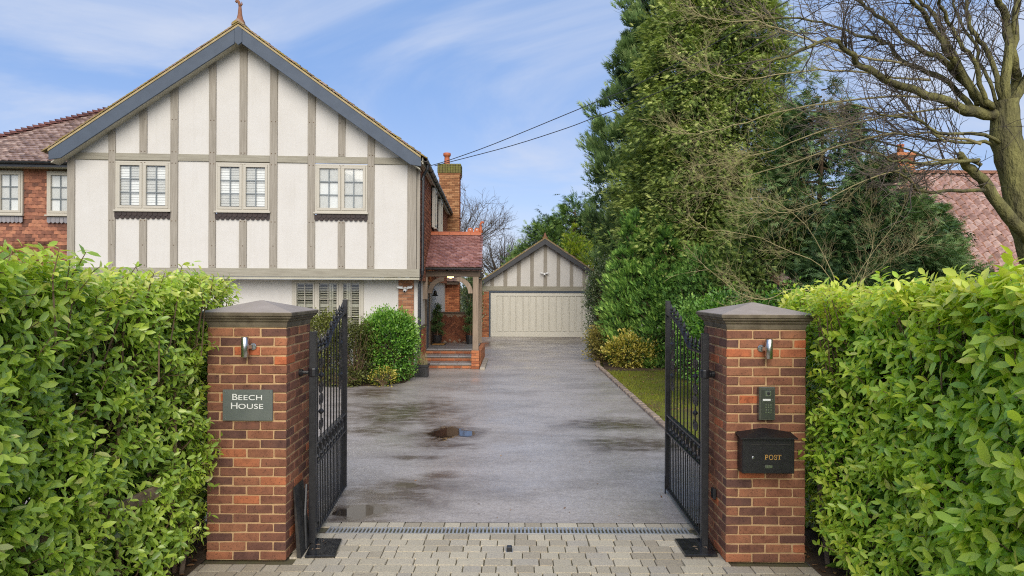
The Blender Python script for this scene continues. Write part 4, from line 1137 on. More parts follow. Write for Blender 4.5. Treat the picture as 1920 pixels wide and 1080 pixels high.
b = MB(HT); b.box(-.25, -.03, .10, 12.2, Z_SB - .05, 5.45); b.build('upper_side_wall', M['mortar_d'], house)
items = []
upz, nn = Vector((0, 0, 1)), EU.copy()
for j in range(29):
    z = Z_SB - .06 + j * .1
    k = 0
    while True:
        v_ = .19 + k * .167 + (.083 if j % 2 else 0); k += 1
        if v_ > 12: break
        if 4.05 < z < 5.3 and (3.45 < v_ < 4.4 or 6.1 < v_ < 7.0): continue
        p = HT @ Vector((-.022, v_, z)); items.append((p.to_tuple(), tile_rot(EV.normalized(), upz, nn, .09, .015), (1, 1, 1)))
field('hung_tile', items, tm_hung, TT, M['hung_f'], house, 0, stuff_name='side_hung_tiles')
for v_ in (3.5, 6.15):
    TW = HT @ Matrix(((0, -1, 0, .04), (1, 0, 0, 0), (0, 0, 1, 0), (0, 0, 0, 1)))
    window(TW, v_, v_ + .85, 4.12, 5.33, 1, 2, 3, house, v=-.03)
b = MB(HT); b.box(-.03, .10, -.30, 12.2, 5.40, 5.44); b.build('side_soffit', M['soffit'], house)
b = MB(HT); b.box(.08, .105, -.30, 12.2, 5.36, 5.52); b.build('fascia', M['joinery'], house)
# gutters and downpipe
def gutter(T, p0, p1, r, parent, mat='gutter'):
    p0, p1 = Vector(p0), Vector(p1); d = (p1 - p0).normalized(); s = d.cross(Vector((0, 0, 1))).normalized()
    prof = [(r * math.cos(R(a)), r * math.sin(R(a))) for a in range(180, 361, 20)] + [(r * .88 * math.cos(R(a)), r * .88 * math.sin(R(a)) + .002) for a in range(360, 179, -20)]
    n_ = len(prof); V = [p0 + s * x_ + Vector((0, 0, z_)) for x_, z_ in prof] + [p1 + s * x_ + Vector((0, 0, z_)) for x_, z_ in prof]
    b_ = MB(T); b_.add(V, [tuple(range(n_)), tuple(range(2 * n_ - 1, n_ - 1, -1))] + [(i_, (i_ + 1) % n_, (i_ + 1) % n_ + n_, i_ + n_) for i_ in range(n_)])
    return b_.build('gutter', M[mat], parent)
gutter(HT, (.165, -.34, 5.475), (.165, 12.2, 5.475), .062, house)
for v_ in np.arange(.4, 12, .9):
    b = MB(HT); b.box(.10, .235, v_ - .02, v_ + .02, 5.40, 5.485); b.build('gutter_bracket', M['gutter'], house)
dpx = FU(785.5, 600, .42)[0]
b = MB(HT); b.tube([(.165, .12, 5.46), (.165, .12, 5.36), (.16, .12, 5.30), (.07, .15, 5.14), (.06, .15, 5.05), (.055, .15, 2.72), (.05, .16, 2.62), (-.035, .40, 2.42), (-.04, .42, 2.33), (-.04, .42, .38)], .036, 10)
b.lathe([(.05, 5.42), (.05, 5.5)], (.165, .12, 0), 10)
for z in (5.05, 3.9, 2.74): b.lathe([(.044, z - .03), (.044, z + .03)], (.055, .15, 0), 10)
for z in (2.34, 1.2): b.lathe([(.044, z - .03), (.044, z + .03)], (-.04, .42, 0), 10)
b.build('downpipe', M['gutter'], house)

# chimney on the side wall
CY = 29.2
cx0, cx1 = at(823, 400, CY).x, at(861, 400, CY).x
ch = mk('chimney', None, house, Matrix.Translation((cx0, CY, 0)))
b = MB(); b.box(cx0 + .01, cx1 - .01, CY + .02, CY + .75, 0, 7.55); b.build('chimney_core', M['mortar_d'], ch)
TC = Matrix.Translation((0, CY - .005, 0))
brick_face(ch, TC, cx0, cx1, 4.55, 7.02, ub_och, M['redbrick_f'], 400, core=False)
brick_face(ch, TC, cx0, cx1, 1.15, 2.55, ub_red, M['redbrick_f'], 400, core=False)
TCs = Matrix(((0, -1, 0, cx1 - .0), (1, 0, 0, CY), (0, 0, 1, 0), (0, 0, 0, 1)))
brick_face(ch, TCs, .02, .72, 4.55, 7.02, ub_och, M['redbrick_f'], 0, core=False)
brick_face(ch, TCs, .02, .72, 1.15, 2.55, ub_red, M['redbrick_f'], 0, core=False)
for (z0, z1, e) in ((7.02, 7.10, .03), (7.10, 7.18, .05)):
    b = MB(); b.box(cx0 - e, cx1 + e, CY - e, CY + .75 + e, z0, z1); b.build('corbel_course', M['ochre'], ch, bevel=.008)
b = MB(); b.box(cx0 - .03, cx1 + .03, CY - .03, CY + .78, 5.28, 5.34); b.build('corbel_course', M['ochre'], ch, bevel=.008)
M['mosscap'] = plain('mossy mortar cap', (0.14, 0.115, 0.06), (0.20, 0.20, 0.05), 7, 0.95, 0.9, 30, 0.2)
b = MB()
for j in range(5):
    for i in range(9):
        q = cx0 - .07 + (cx1 - cx0 + .14) * i / 9; jj = random.uniform(0, .02)
        b.box(q, q + (cx1 - cx0 + .14) / 9 - .008, CY - .08 + j * .012 - jj, CY + .83, 7.18 + j * .082, 7.255 + j * .082)
b.build('chimney_cap', M['mosscap'], ch, bevel=.012)
b = MB(); zc = 7.59; xc = at(838, 290, CY + .3).x
b.lathe([(.14, zc), (.13, zc + .03), (.115, zc + .25), (.11, zc + .36), (.15, zc + .38), (.165, zc + .42), (.165, zc + .50), (.14, zc + .52)], (xc, CY + .35, 0), 16); b.build('chimney_pot', M['terracotta'], ch, True)
# small tiled shoulder at the chimney foot
for j in range(5):
    for i in range(6):
        q = cx0 + .08 + i * .165 - (.08 if j % 2 else 0)
        p = Vector((q, CY - .45 + j * .085, 2.55 + j * .075)); mk('tile', random.choice(tm_roof), ch, m4(p, tile_rot((1, 0, 0), (0, .75, .66), (0, -.66, .75))))
b = MB(); b.box(cx0, cx1, CY - .38, CY + .01, 2.42, 2.545); b.build('shoulder_base', M['darkoak'], ch)

# ---- left wing: tile hung wall and hipped roof
VW = 2.0
lw0, lw1 = -13.5, -8.5
z_eave = FU(60, 312, VW - .3)[1]
b = MB(HT); b.box(lw0, lw1, VW + .03, VW + .2, 0, z_eave); b.build('wing_wall', M['mortar_d'], house)
wins = []
for (pl_, pr_) in ((-48, 45), (90, 185)):
    u0, u1 = fu(pl_, 365, VW), fu(pr_, 365, VW); zt_, zb_ = FU(60, 321, VW)[1], FU(60, 402.5, VW)[1]
    wins.append((u0, u1)); window(HT, u0, u1, zb_, zt_, 2, 2, 3, house, v=VW - .03, blind='roller')
    b = MB(HT); n_ = 12
    for i in range(n_):
        a = u0 + (u1 - u0) * i / n_; s = (u1 - u0) / n_
        b = MB(HT); b.prism([(a + .004, zb_ - .06), (a + .004, zb_ - .2), (a + s / 2, zb_ - .235), (a + s - .004, zb_ - .2), (a + s - .004, zb_ - .06)], VW - .055, VW - .04); b.build('apron_tile', M['apron_l'] if 'apron_l' in M else M.setdefault('apron_l', plain('lead grey apron', (0.2, 0.2, 0.22), (0.3, 0.28, 0.29), 8, 0.6, 0.2)), house)
items = []
for j in range(32):
    z = 2.2 + j * .1
    k = 0
    while True:
        u_ = -11.6 + k * .167 + (.083 if j % 2 else 0); k += 1
        if u_ > -8.6: break
        if any(a - .0 < u_ < c + .0 for a, c in wins) and zb_ - .24 < z: continue
        p = HT @ Vector((u_, VW + .02, z)); items.append((p.to_tuple(), tile_rot(EU, upz, -EN, .09, .02), None))
field('hung_tile', items, tm_hung, TT, M['hung_f'], house, 300, key=lambda it: -it[0][2] + (5 if it[0][0] < -12.6 else 0))
# wing roof
ve = VW - .42; ze = z_eave + .12; sl = .84; pw = math.atan(sl)
upw = EN * math.cos(pw) + Vector((0, 0, math.sin(pw))); nw = -EN * math.sin(pw) + Vector((0, 0, math.cos(pw)))
def on_wing(px, py):
    d = ray(px, py); P0 = HT @ Vector((0, ve, ze)); t_ = (P0 - Vector((0, 0, CAM_H))).dot(nw) / d.dot(nw)
    q = Vector((0, 0, CAM_H)) + d * t_; rel = q - Vector((HO.x, HO.y, 0)); v_ = rel.dot(EN); return rel.dot(EU) - .035 * v_, v_, q.z
h0, h1 = on_wing(0, 258), on_wing(196, 209)
hip_u = lambda v_: h0[0] + (v_ - h0[1]) * (h1[0] - h0[0]) / (h1[1] - h0[1])
valley_u = lambda z: UA - (ZA + .05 - z) / SL
wroof = mk('wing_roof', None, house, HT @ Matrix.Translation((-10, ve, ze)))
items = []
for j in range(38):
    s = j * .1; v_ = ve + s * math.cos(pw); z = ze + s * math.sin(pw)
    k = 0
    while True:
        u_ = -13.6 + k * .167 + (.083 if j % 2 else 0); k += 1
        if u_ > valley_u(z) + .12 or u_ > -6.3: break
        if u_ < hip_u(v_) + .06: continue
        p = HT @ Vector((u_, v_, z)); items.append((p.to_tuple(), tile_rot(EU, upw, nw, .19, .035), (1, 1, 1.7)))
field('tile', items, tm_roof, TT, M['tile_f'], wroof, 300, key=lambda it: abs(it[0][0] + 12.6))
b = MB(HT); q1 = ve + 3.6 * math.cos(pw)
b.add([(hip_u(ve), ve + .05, ze - .01), (-8.4, ve + .05, ze - .01), (-8.4 + .0, ve + .05, ze - .01), (valley_u(ze + sl * (q1 - ve)), q1, ze - .01 + sl * (q1 - ve - .05)), (hip_u(q1), q1, ze - .01 + sl * (q1 - ve - .05))], [(0, 1, 3, 4)]); b.build('roof_deck', M['dark'], wroof)
for j in range(40):
    s = j * .092; v_ = ve + .02 + s * math.cos(pw); z = ze + s * math.sin(pw); u_ = hip_u(v_)
    if z > 8.6: break
    dv = Vector((h1[0] - h0[0], h1[1] - h0[1], h1[2] - h0[2])).normalized(); sd2 = Vector((0, 0, 1)).cross(dv).normalized(); n2 = dv.cross(sd2)
    b = MB(HT); V = []
    for (t_, lift, wd) in ((-.10, .075, .13), (.12, .0, .10)):
        for a in range(0, 181, 30):
            V.append(Vector((u_, v_, z + .02)) + dv * t_ + sd2 * (wd * math.cos(R(a))) + n2 * (wd * .75 * math.sin(R(a)) + lift - .04))
    b.add(V, [(i_, i_ + 1, i_ + 8, i_ + 7) for i_ in range(6)] + [(6, 5, 4, 3, 2, 1, 0)]); b.build('bonnet_tile', M['bonnet'] if 'bonnet' in M else M.setdefault('bonnet', piecewise('bonnet tile', [(0.10, 0.045, 0.045), (0.2, 0.085, 0.07)], None, False, .6)), wroof)
gutter(HT, (lw0, ve - .05, ze - .02), (UCL[0] - .02, ve - .05, ze - .02), .06, house)
b = MB(HT); b.box(lw0, UCL[0], ve + .02, VW + .03, ze - .14, ze - .10); b.build('wing_soffit', M['soffit'], house)
b = MB(HT); b.box(lw0, UCL[0], ve + .0, ve + .02, ze - .15, ze - .01); b.build('wing_fascia', M['gutter'], house)
b = MB(HT); b.box(UCL[0] + .05, UCL[0] + .2, .10, 6, 0, 5.4); b.build('left_side_wall', M['render'], house)

# ------------------------------------------------------------------ porch
porch = house
EY, EZ, RYd, RZd = 18.98, at(850, 501, 18.98).z, 20.9, at(850, 440, 20.9).z
PX0, PX1 = -2.46, at(905, 480, 19.6).x
proof = mk('porch_roof', None, house, Matrix.Translation((PX1, EY, EZ)))
pv = Vector((-.037, RYd - EY, RZd - EZ)); pl_len = pv.length; upp = Vector((0, pv.y, pv.z)).normalized(); npn = Vector((0, -upp.z, upp.y))
PTILE = [(0.19, 0.085, 0.072), (0.26, 0.118, 0.10), (0.32, 0.155, 0.132), (0.40, 0.225, 0.20)]
M['ptile'] = piecewise('wet red porch tile', PTILE, None, False, 0.32, 0.3, spec=0.6); M['ptile_f'] = piecewise('wet red porch tile field', PTILE, None, True, 0.32, 0.3, spec=0.6)
tm_porch = tile_me('tile', M['ptile'])
items = []
nr = 22; g = pl_len / nr
for j in range(nr):
    base_ = Vector((0, EY, EZ)) + pv * (j / nr)
    for k in range(11):
        x_ = PX1 - .083 - k * .166 - (.083 if j % 2 else 0)
        if x_ < PX0 - .12: continue
        items.append(((x_ + base_.x, base_.y, base_.z), tile_rot((1, 0, 0), upp, npn, .17, .03), (1, 1, 1.5)))
field('tile', items, tm_porch, TT, M['ptile_f'], proof, 300)
b = MB(); b.add([(PX0, EY + .02, EZ - .012), (PX1 - .03, EY + .02, EZ - .012), (PX1 - .1, RYd, RZd - .015), (PX0 - .07, RYd, RZd - .015), (PX1 - .17, 22.9, EZ - .1), (PX0 - .12, 22.9, EZ - .1),
                 (PX0, EY + .02, EZ - .06), (PX1 - .03, EY + .02, EZ - .06), (PX1 - .1, RYd, RZd - .06), (PX0 - .07, RYd, RZd - .06), (PX1 - .17, 22.9, EZ - .15), (PX0 - .12, 22.9, EZ - .15)],
                [(0, 1, 2, 3), (3, 2, 4, 5), (7, 6, 9, 8), (8, 9, 11, 10), (1, 7, 8, 2), (2, 8, 10, 4), (0, 6, 7, 1), (5, 4, 10, 11)]); b.build('roof_deck', M['darkoak'], proof)
for j in range(22):
    q = j / 22; b = MB(); yy = 22.9 - (22.9 - RYd) * q; zz = EZ - .1 + (RZd - EZ + .1) * q
    b.box(PX0 - .1, PX1 - .1, yy - .12, yy, zz, zz + .03); b.build('rear_course', M['ptile'], proof)
rx = PX1 - .09
for k in range(5):
    b = MB(Matrix.Translation((rx - (k + 1) * .325, RYd - .01, RZd))); b.prism([(0, 0), (.315, 0), (.315, .1), (0, .1)], 0, .001); b = MB(Matrix.Translation((rx - (k + 1) * .325, RYd, RZd)))
    V = []
    for x_ in (0, .318):
        for a in range(0, 181, 30): V.append((x_, -.13 * math.cos(R(a)), .115 * math.sin(R(a)) - .02))
    b.add(V, [(i_, i_ + 1, i_ + 8, i_ + 7) for i_ in range(6)] + [(6, 5, 4, 3, 2, 1, 0), tuple(range(7, 14))]); b.build('ridge_tile', M['terracotta'], proof)
for k in (0, 1):
    xx = rx - .06 - k * .2
    b = MB(Matrix.Translation((xx - .17, RYd, RZd + .085))); b.prism([(0, 0), (.17, 0), (.17, .05)] + [(.085 + .075 * math.cos(R(a)), .07 + .06 * math.sin(R(a))) for a in range(0, 181, 20)] + [(0, .05)], -.02, .02)
    b.build('ridge_crest', M['terracotta'], proof)
    b = MB(Matrix.Translation((xx - .085, RYd - .022, RZd + .15)) @ RX90); b.lathe([(.02, 0), (.02, .003)], (0, 0, 0), 10); b.build('crest_sky_disc', M['letter'], proof)  # white disc on the crest stands in for sky seen through a hole
b = MB(); fx, fzz = rx - .03, RZd + .06
b.lathe([(.075, fzz), (.05, fzz + .09), (.04, fzz + .2)], (fx, RYd, 0), 8)
b.tube([(fx, RYd, fzz + .18), (fx - .005, RYd, fzz + .27), (fx + .03, RYd, fzz + .32), (fx + .075, RYd, fzz + .325), (fx + .10, RYd, fzz + .29)], [.04, .036, .04, .034, .02], 8); b.build('ridge_finial', M['terracotta'], proof, True)
gutter(I4, (PX0, EY - .03, EZ - .03), (PX1 + .01, EY - .03, EZ - .03), .045, house)
zB = EZ - .10
pxp0, pxp1 = at(886.5, 600, 19.25).x, at(897.5, 600, 19.25).x
b = MB(); b.box(PX0, PX1 - .05, 19.16, 19.32, zB - .16, zB); b.build('porch_beam', M['darkoak'], house, bevel=.008)
b = MB(); b.box(pxp0 + .01, pxp1 - .01, 19.33, 22.6, zB - .15, zB); b.build('porch_beam', M['darkoak'], house, bevel=.008)
PZ = .53
b = MB(); b.box(pxp0, pxp1, 19.16, 19.33, PZ, zB - .16); b.build('porch_post', M['oak'], house, bevel=.012)
b = MB(); b.box(pxp0 - .05, pxp1 - .05, 22.45, 22.6, .46, zB - .16); b.build('porch_post', M['oak'], house, bevel=.012)
lx = at(802, 560, 19.25).x
b = MB(); b.box(lx - .14, lx + .0, 19.16, 19.3, 1.95, zB - .16); b.build('wall_post', M['oak'], house, bevel=.01)
def brace(xp, xb, zp, zb_, y0, y1, mat, w=.13):
    pts = []
    for i_ in range(9):
        a = R(90 * i_ / 8); pts.append((xp + (xb - xp) * (1 - math.cos(a)), zp + (zb_ - zp) * math.sin(a)))
    s_ = 1 if xb > xp else -1
    inner = [(x_ + s_ * w * math.cos(R(90 * i_ / 8)) * 1.0, z_ - w * math.sin(R(90 * i_ / 8)) * 1.0) for i_, (x_, z_) in enumerate(pts)]
    b_ = MB(); b_.prism(pts + inner[::-1], y0, y1); b_.build('brace', M[mat], house, bevel=.006)
ub_dark = unit_bricks(M['darkbrick'] if 'darkbrick' in M else M.setdefault('darkbrick', piecewise('brown herringbone brick', [(0.12, 0.045, 0.026), (0.2, 0.07, 0.036), (0.26, 0.1, 0.05)], None, False, speck=0.3)))
brace(pxp0, pxp0 - .46, 2.12, zB - .16, 19.19, 19.29, 'oak')
brace(lx, lx + .46, 2.12, zB - .16, 19.19, 19.29, 'darkoak')
# floor, steps, pier
SX1 = at(884, 680, 19.2).x
wallx = lambda Y: HO.x + UW - .037 * (Y - HO.y)
st = mk('porch_steps', None, house, Matrix.Translation((-1.8, 19.3, 0)))
for k, (y0, zt_) in enumerate(((19.22, .155), (19.76, .31), (20.3, .465))):
    y1 = (19.76, 20.3, 22.75)[k]; zb_ = (0, .155, .31)[k]
    brick_face(st, Matrix.Translation((0, y0 + .02, 0)), wallx(y0) - .02, SX1 + (.0 if k == 0 else .15), zb_ + .006, zt_ - .05, ub_red, M['redbrick_f'], 300)
    b = MB(); b.box(wallx(y0) - .05, SX1 + .1, y0 + .05, y1 + .05, zb_, zt_ - .046); b.build('step_core', M['mortar_d'], st)
    xk = wallx(y0) - .04
    n_ = 3 if k < 2 else 4
    wd = (SX1 + .1 - xk) / n_
    for i in range(n_):
        for (ya, yb) in ([(y0 - .015, y1 + .02)] if k < 2 else [(y0 - .015, 21.1), (21.106, 21.9), (21.906, 22.75)]):
            b = MB(); b.box(xk + i * wd + .003, xk + (i + 1) * wd - .003, ya, yb, zt_ - .045, zt_ + random.uniform(-.002, .001)); b.build('slab', M['slab'], st, bevel=.005)
px0, px1 = SX1 + .0, at(898.5, 670, 19.2).x
bp = mk('post_pier', None, house, Matrix.Translation((px0, 19.2, 0)))
b = MB(); b.box(px0 + .008, px1 - .008, 19.13, 19.5, 0, PZ - .002); b.build('pier_core', M['mortar_d'], bp)
brick_face(bp, Matrix.Translation((0, 19.115, 0)), px0, px1, 0, PZ - .0, ub_red, M['redbrick_f'], 300, core=False)
brick_face(bp, Matrix(((0, -1, 0, px1), (1, 0, 0, 0), (0, 0, 1, 0), (0, 0, 0, 1))), 19.12, 19.5, 0, PZ, ub_red, M['redbrick_f'], 300, core=False)
b = MB(); b.box(px1 + .03, px1 + .17, 18.95, 21.6, 0, .07); b.build('step_kerb', M['concrete'], house, bevel=.01)
b = MB(); b.box(px1 - .1, px1 + .02, 19.5, 22.7, 0, .45); b.build('porch_base', M['redbrick'], house)
# herringbone brick panel at the back of the porch
hb = mk('herringbone_panel', None, house, Matrix.Translation((-1.9, 22.6, .465)))
hx0, hx1, hz0, hz1 = wallx(22.6), px1 - .12, .47, at(850, 588, 22.6).z
b = MB(); b.box(hx0, hx1, 22.625, 22.7, hz0, hz1); b.build('mortar', M['mortar_d'], hb)
hl, hw = .215, .065; s2 = math.sqrt(.5); cnt = 0
for i in range(-14, 22):
    for j in range(-14, 22):
        for o_ in (0, 1):
            # herringbone lattice on a 45 degree grid
            if o_ == 0: cx_, cz_, ang = i * .075 + j * 0 + .105 + j * .225 - .0, i * .075 + .0325, 0
            else: cx_, cz_, ang = i * .075 + .0325 + j * .225 - .075 + .0, i * .075 + .105 + .075 - .0, 90
            X, Z = (cx_ - cz_) * s2, (cx_ + cz_) * s2
            X += (hx0 + hx1) / 2; Z += hz0 - .6
            if not (hx0 + .09 < X < hx1 - .09 and hz0 + .08 < Z < hz1 - .09): continue
            Mx = Matrix.Translation((X, 22.615, Z)) @ Matrix.Rotation(R(-(ang + 45)), 4, 'Y') @ Matrix.Diagonal((hl, .04, hw, 1))
            mk('brick', random.choice(ub_dark), hb, Mx); cnt += 1
b = MB(); b.box(hx0, hx1, 22.57, 22.72, hz1, hz1 + .06); b.box(hx0, hx0 + .06, 22.58, 22.7, hz0, hz1); b.box(hx1 - .06, hx1, 22.58, 22.7, hz0, hz1); b.build('panel_frame', M['darkoak'], hb, bevel=.006)
# front door on the side wall inside the porch
fd = mk('front_door', None, house, Matrix.Translation((wallx(20.6), 20.6, .465)))
b = MB(HT); v0 = 2.55; b.box(UW - .0, UW + .05, v0, v0 + .09, .47, 2.45); b.box(UW, UW + .05, v0 + 1.06, v0 + 1.15, .47, 2.45); b.box(UW, UW + .05, v0 + .09, v0 + 1.06, 2.36, 2.45); b.build('door_frame', M['darkoak'], fd, bevel=.005)
b = MB(HT); b.box(UW + .0, UW + .022, v0 + .09, v0 + 1.06, .47, 2.36); b.build('door_leaf', M['slate_paint'], fd)
b = MB(HT); b.tube([(UW + .02, v0 + .2, 1.5), (UW + .07, v0 + .2, 1.5), (UW + .07, v0 + .28, 1.5)], .014, 8); b.build('door_handle', M['black'], fd)

# ------------------------------------------------------------------ things on and by the house
def flood(px, py, Y, label, face_y):
    c = at(px, py, Y); s = Y / 17.7 * 1.0
    t_ = thing('floodlight_camera', (c.x, face_y, c.z), label, 'security camera', 'white floodlight cameras')
    y = face_y - .02
    b_ = MB(Matrix.Translation((c.x, face_y - .001, c.z)) @ RX90); b_.lathe([(.06, 0), (.06, .02), (.05, .03)], (0, 0, 0), 16); b_.build('wall_mount', M['white'], t_)
    for sd_ in (-1, 1):
        b_ = MB(); ax = (Vector((sd_ * .93, -.2, .05)), Vector((sd_ * .2, .93, -.3)), Vector((0, .3, .95)))
        a0 = Vector((sd_, -.25, .12)).normalized(); a2 = Vector((-sd_ * .1, -.5, .85)); a1 = a2.cross(a0).normalized(); a2 = a0.cross(a1)
        b_.obox((c.x + sd_ * .125, y - .07, c.z + .045), (a0, a1, a2), (.075, .045, .022)); b_.build('lamp_head', M['white'], t_, bevel=.012)
        b_ = MB(); b_.tube([(c.x + sd_ * .02, y - .02, c.z + .01), (c.x + sd_ * .07, y - .06, c.z + .035)], .016, 8); b_.build('lamp_arm', M['white'], t_)
    b_ = MB(); b_.tube([(c.x, y - .02, c.z - .01), (c.x, y - .07, c.z - .035), (c.x, y - .12, c.z - .06)], [.03, .04, .036], 14); b_.build('camera_body', M['white'], t_, True)
    b_ = MB(); b_.tube([(c.x, y - .119, c.z - .059), (c.x, y - .126, c.z - .063)], .027, 14); b_.build('camera_lens', M['blackpl'], t_)
pp = HT @ Vector((fu(761, 543, V1 - .06), V1 - .045, 0))
flood(760, 542, pp.y, 'white twin floodlight camera on the brick corner pier of house', pp.y)

lt = at(845, 518, 20.6)
t_ = thing('porch_lamp', (lt.x, 20.6, lt.z + .04), 'lit amber ceiling lamp glowing under the porch roof', 'lamp')
b = MB(); b.lathe([(.13, lt.z + .08), (.13, lt.z + .05), (.12, lt.z + .045)], (lt.x, 20.6, 0), 16); b.build('lamp_base', M['black'], t_)
b = MB(); b.lathe([(.12, lt.z + .045), (.115, lt.z + .0), (.08, lt.z - .04), (.02, lt.z - .055)], (lt.x, 20.6, 0), 16); b.build('lamp_shade', M['lamp'], t_, True)
b = MB(); b.box(lt.x - .03, lt.x + .03, 19.35, 22.4, lt.z + .08, lt.z + .16); b.build('ceiling_joist', M['darkoak'], house)
wl_ = Vector((wallx(22.1), 22.1, at(815, 550, 22.1).z))
t_ = thing('wall_lantern', wl_, 'small black bell shaped lantern on white wall beside the front door', 'lantern')
b = MB(); b.tube([wl_ + Vector((.01, 0, .12)), wl_ + Vector((.1, 0, .14)), wl_ + Vector((.14, 0, .08))], .014, 6); b.build('bracket', M['black'], t_)
b = MB(); b.lathe([(.02, wl_.z + .09), (.05, wl_.z + .06), (.06, wl_.z - .03), (.10, wl_.z - .07), (.10, wl_.z - .085), (.02, wl_.z - .09)], (wl_.x + .13, 22.1, 0), 12); b.build('shade', M['black'], t_)
b = MB(); b.tube([(wl_.x + .13, 22.1, wl_.z - .08), (wl_.x + .13, 22.1, wl_.z - .2)], .008, 5); b.build('pull', M['black'], t_)

t_ = thing('door_mat', (-2.15, 21.2, .467), 'tan coir doormat on the slab floor of the porch', 'door mat')
b = MB(); q0, q1 = gnd(808, 647, .47), gnd(840, 642, .47); b.box(q0.x, q1.x, q0.y, q0.y + .62, .467, .475); b.build('rubber_edge', M['blackpl'], t_)
b = MB(); b.box(q0.x + .03, q1.x - .03, q0.y + .03, q0.y + .59, .475, .488); b.build('coir', M['coir'], t_, bevel=.004)

# planter by the downpipe
pc = gnd(790, 708); px0_, px1_ = at(775.5, 700, pc.y).x, at(803, 700, pc.y).x; hgt = at(790, 684, pc.y).z
t_ = thing('square_planter', ((px0_ + px1_) / 2, pc.y + .18, 0), 'square black planter with raised ring and dry sprigs by the downpipe', 'planter')
cx_, cy_, w2 = (px0_ + px1_) / 2, pc.y + .19, (px1_ - px0_) / 2
b = MB(); b.lathe([(w2 * .86, 0.002), (w2 * .93, hgt * .8), (w2, hgt * .82), (w2, hgt), (w2 * .9, hgt), (w2 * .88, hgt - .06)], (cx_, cy_, 0), square=True); b.build('pot', M['blackpl'], t_, bevel=.005)
for rr in (.095, .05):
    b = MB(Matrix.Translation((cx_, cy_ - w2 * .92, hgt * .45))); b.tube([(rr * math.cos(R(a)), 0, rr * math.sin(R(a))) for a in range(0, 361, 20)], .008, 5); b.build('relief_ring', M['rubber'], t_)
b = MB()
for i in range(70):
    a = random.uniform(0, 6.28); r_ = random.uniform(0, w2 * .8); p = Vector((cx_ + r_ * math.cos(a), cy_ + r_ * math.sin(a), hgt - .03)); l_ = random.uniform(.12, .36); a2 = random.uniform(0, 6.28); k_ = random.uniform(.1, .5)
    b.tube([p, p + Vector((math.cos(a2) * k_ * l_ * .4, math.sin(a2) * k_ * l_ * .4, l_ * .6)), p + Vector((math.cos(a2) * k_ * l_, math.sin(a2) * k_ * l_, l_))], [.004, .003, .0015], 3, False)
b.build('dry_sprigs', M['tantwig'], t_, kind='stuff')

# ------------------------------------------------------------------ garage
GY = 31.7
gx = lambda px: at(px, 560, GY).x
gc = gx(1021)
gar = thing('garage', (gc, GY, 0), 'detached double garage with cream panelled door and half timbered gable', 'garage')
ga_z, gs = at(1021, 447, GY - .3).z, .672
ghw = 3.12
gzr = lambda x: ga_z - abs(x - gc) * gs
bz0, bz1 = at(1021, 545.5, GY).z, at(1021, 537, GY).z
d0, d1 = gx(920), gx(920) + 4.83
dz1 = at(1000, 549, GY).z
b = MB(); b.box(gc - 2.98, d0 - .1, GY + .05, GY + .25, 0, bz0); b.build('side_core', M['mortar_d'], gar)
gp_ = mk('brick_pier', None, gar, Matrix.Translation((gc - 2.9, GY, 0)))
brick_face(gp_, Matrix.Translation((0, GY - .01, 0)), gc - 2.98, d0 - .08, 0, bz0, ub_red, M['redbrick_f'], 300)
gp2 = mk('brick_pier', None, gar, Matrix.Translation((gc + 2.9, GY, 0)))
brick_face(gp2, Matrix.Translation((0, GY - .01, 0)), d1 + .08, gc + 2.98, 0, bz0, ub_red, M['redbrick_f'], 0)
b = MB(); b.prism([(gc - 2.98, bz0), (gc + 2.98, bz0), (gc + 2.98, gzr(gc + 2.98) - .2), (gc, ga_z - .22), (gc - 2.98, gzr(gc - 2.98) - .2)], GY + .03, GY + .14); b.build('gable_render', M['render'], gar)
b = MB(); b.box(gc - 3.0, gc + 3.0, GY - .02, GY + .029, bz0 + .0, bz1); b.build('timber_rail', M['timber_h'], gar, bevel=.006)
for pxl, pxr in ((919.5, 926), (944, 951), (969, 976), (994, 1000.5), (1019, 1025.5), (1043.5, 1050), (1068, 1074.5), (1092, 1099), (1117, 1123)):
    a, c = gx(pxl), gx(pxr); m_ = (a + c) / 2
    pol = [(a, bz1), (c, bz1), (c, gzr(c) - .2), (a, gzr(a) - .2)]
    if a < gc < c: pol = [pol[0], pol[1], pol[2], (gc, ga_z - .2), pol[3]]
    b = MB(); b.prism(pol, GY + .0, GY + .029); b.build('timber_post', M['timber'], gar, bevel=.004)
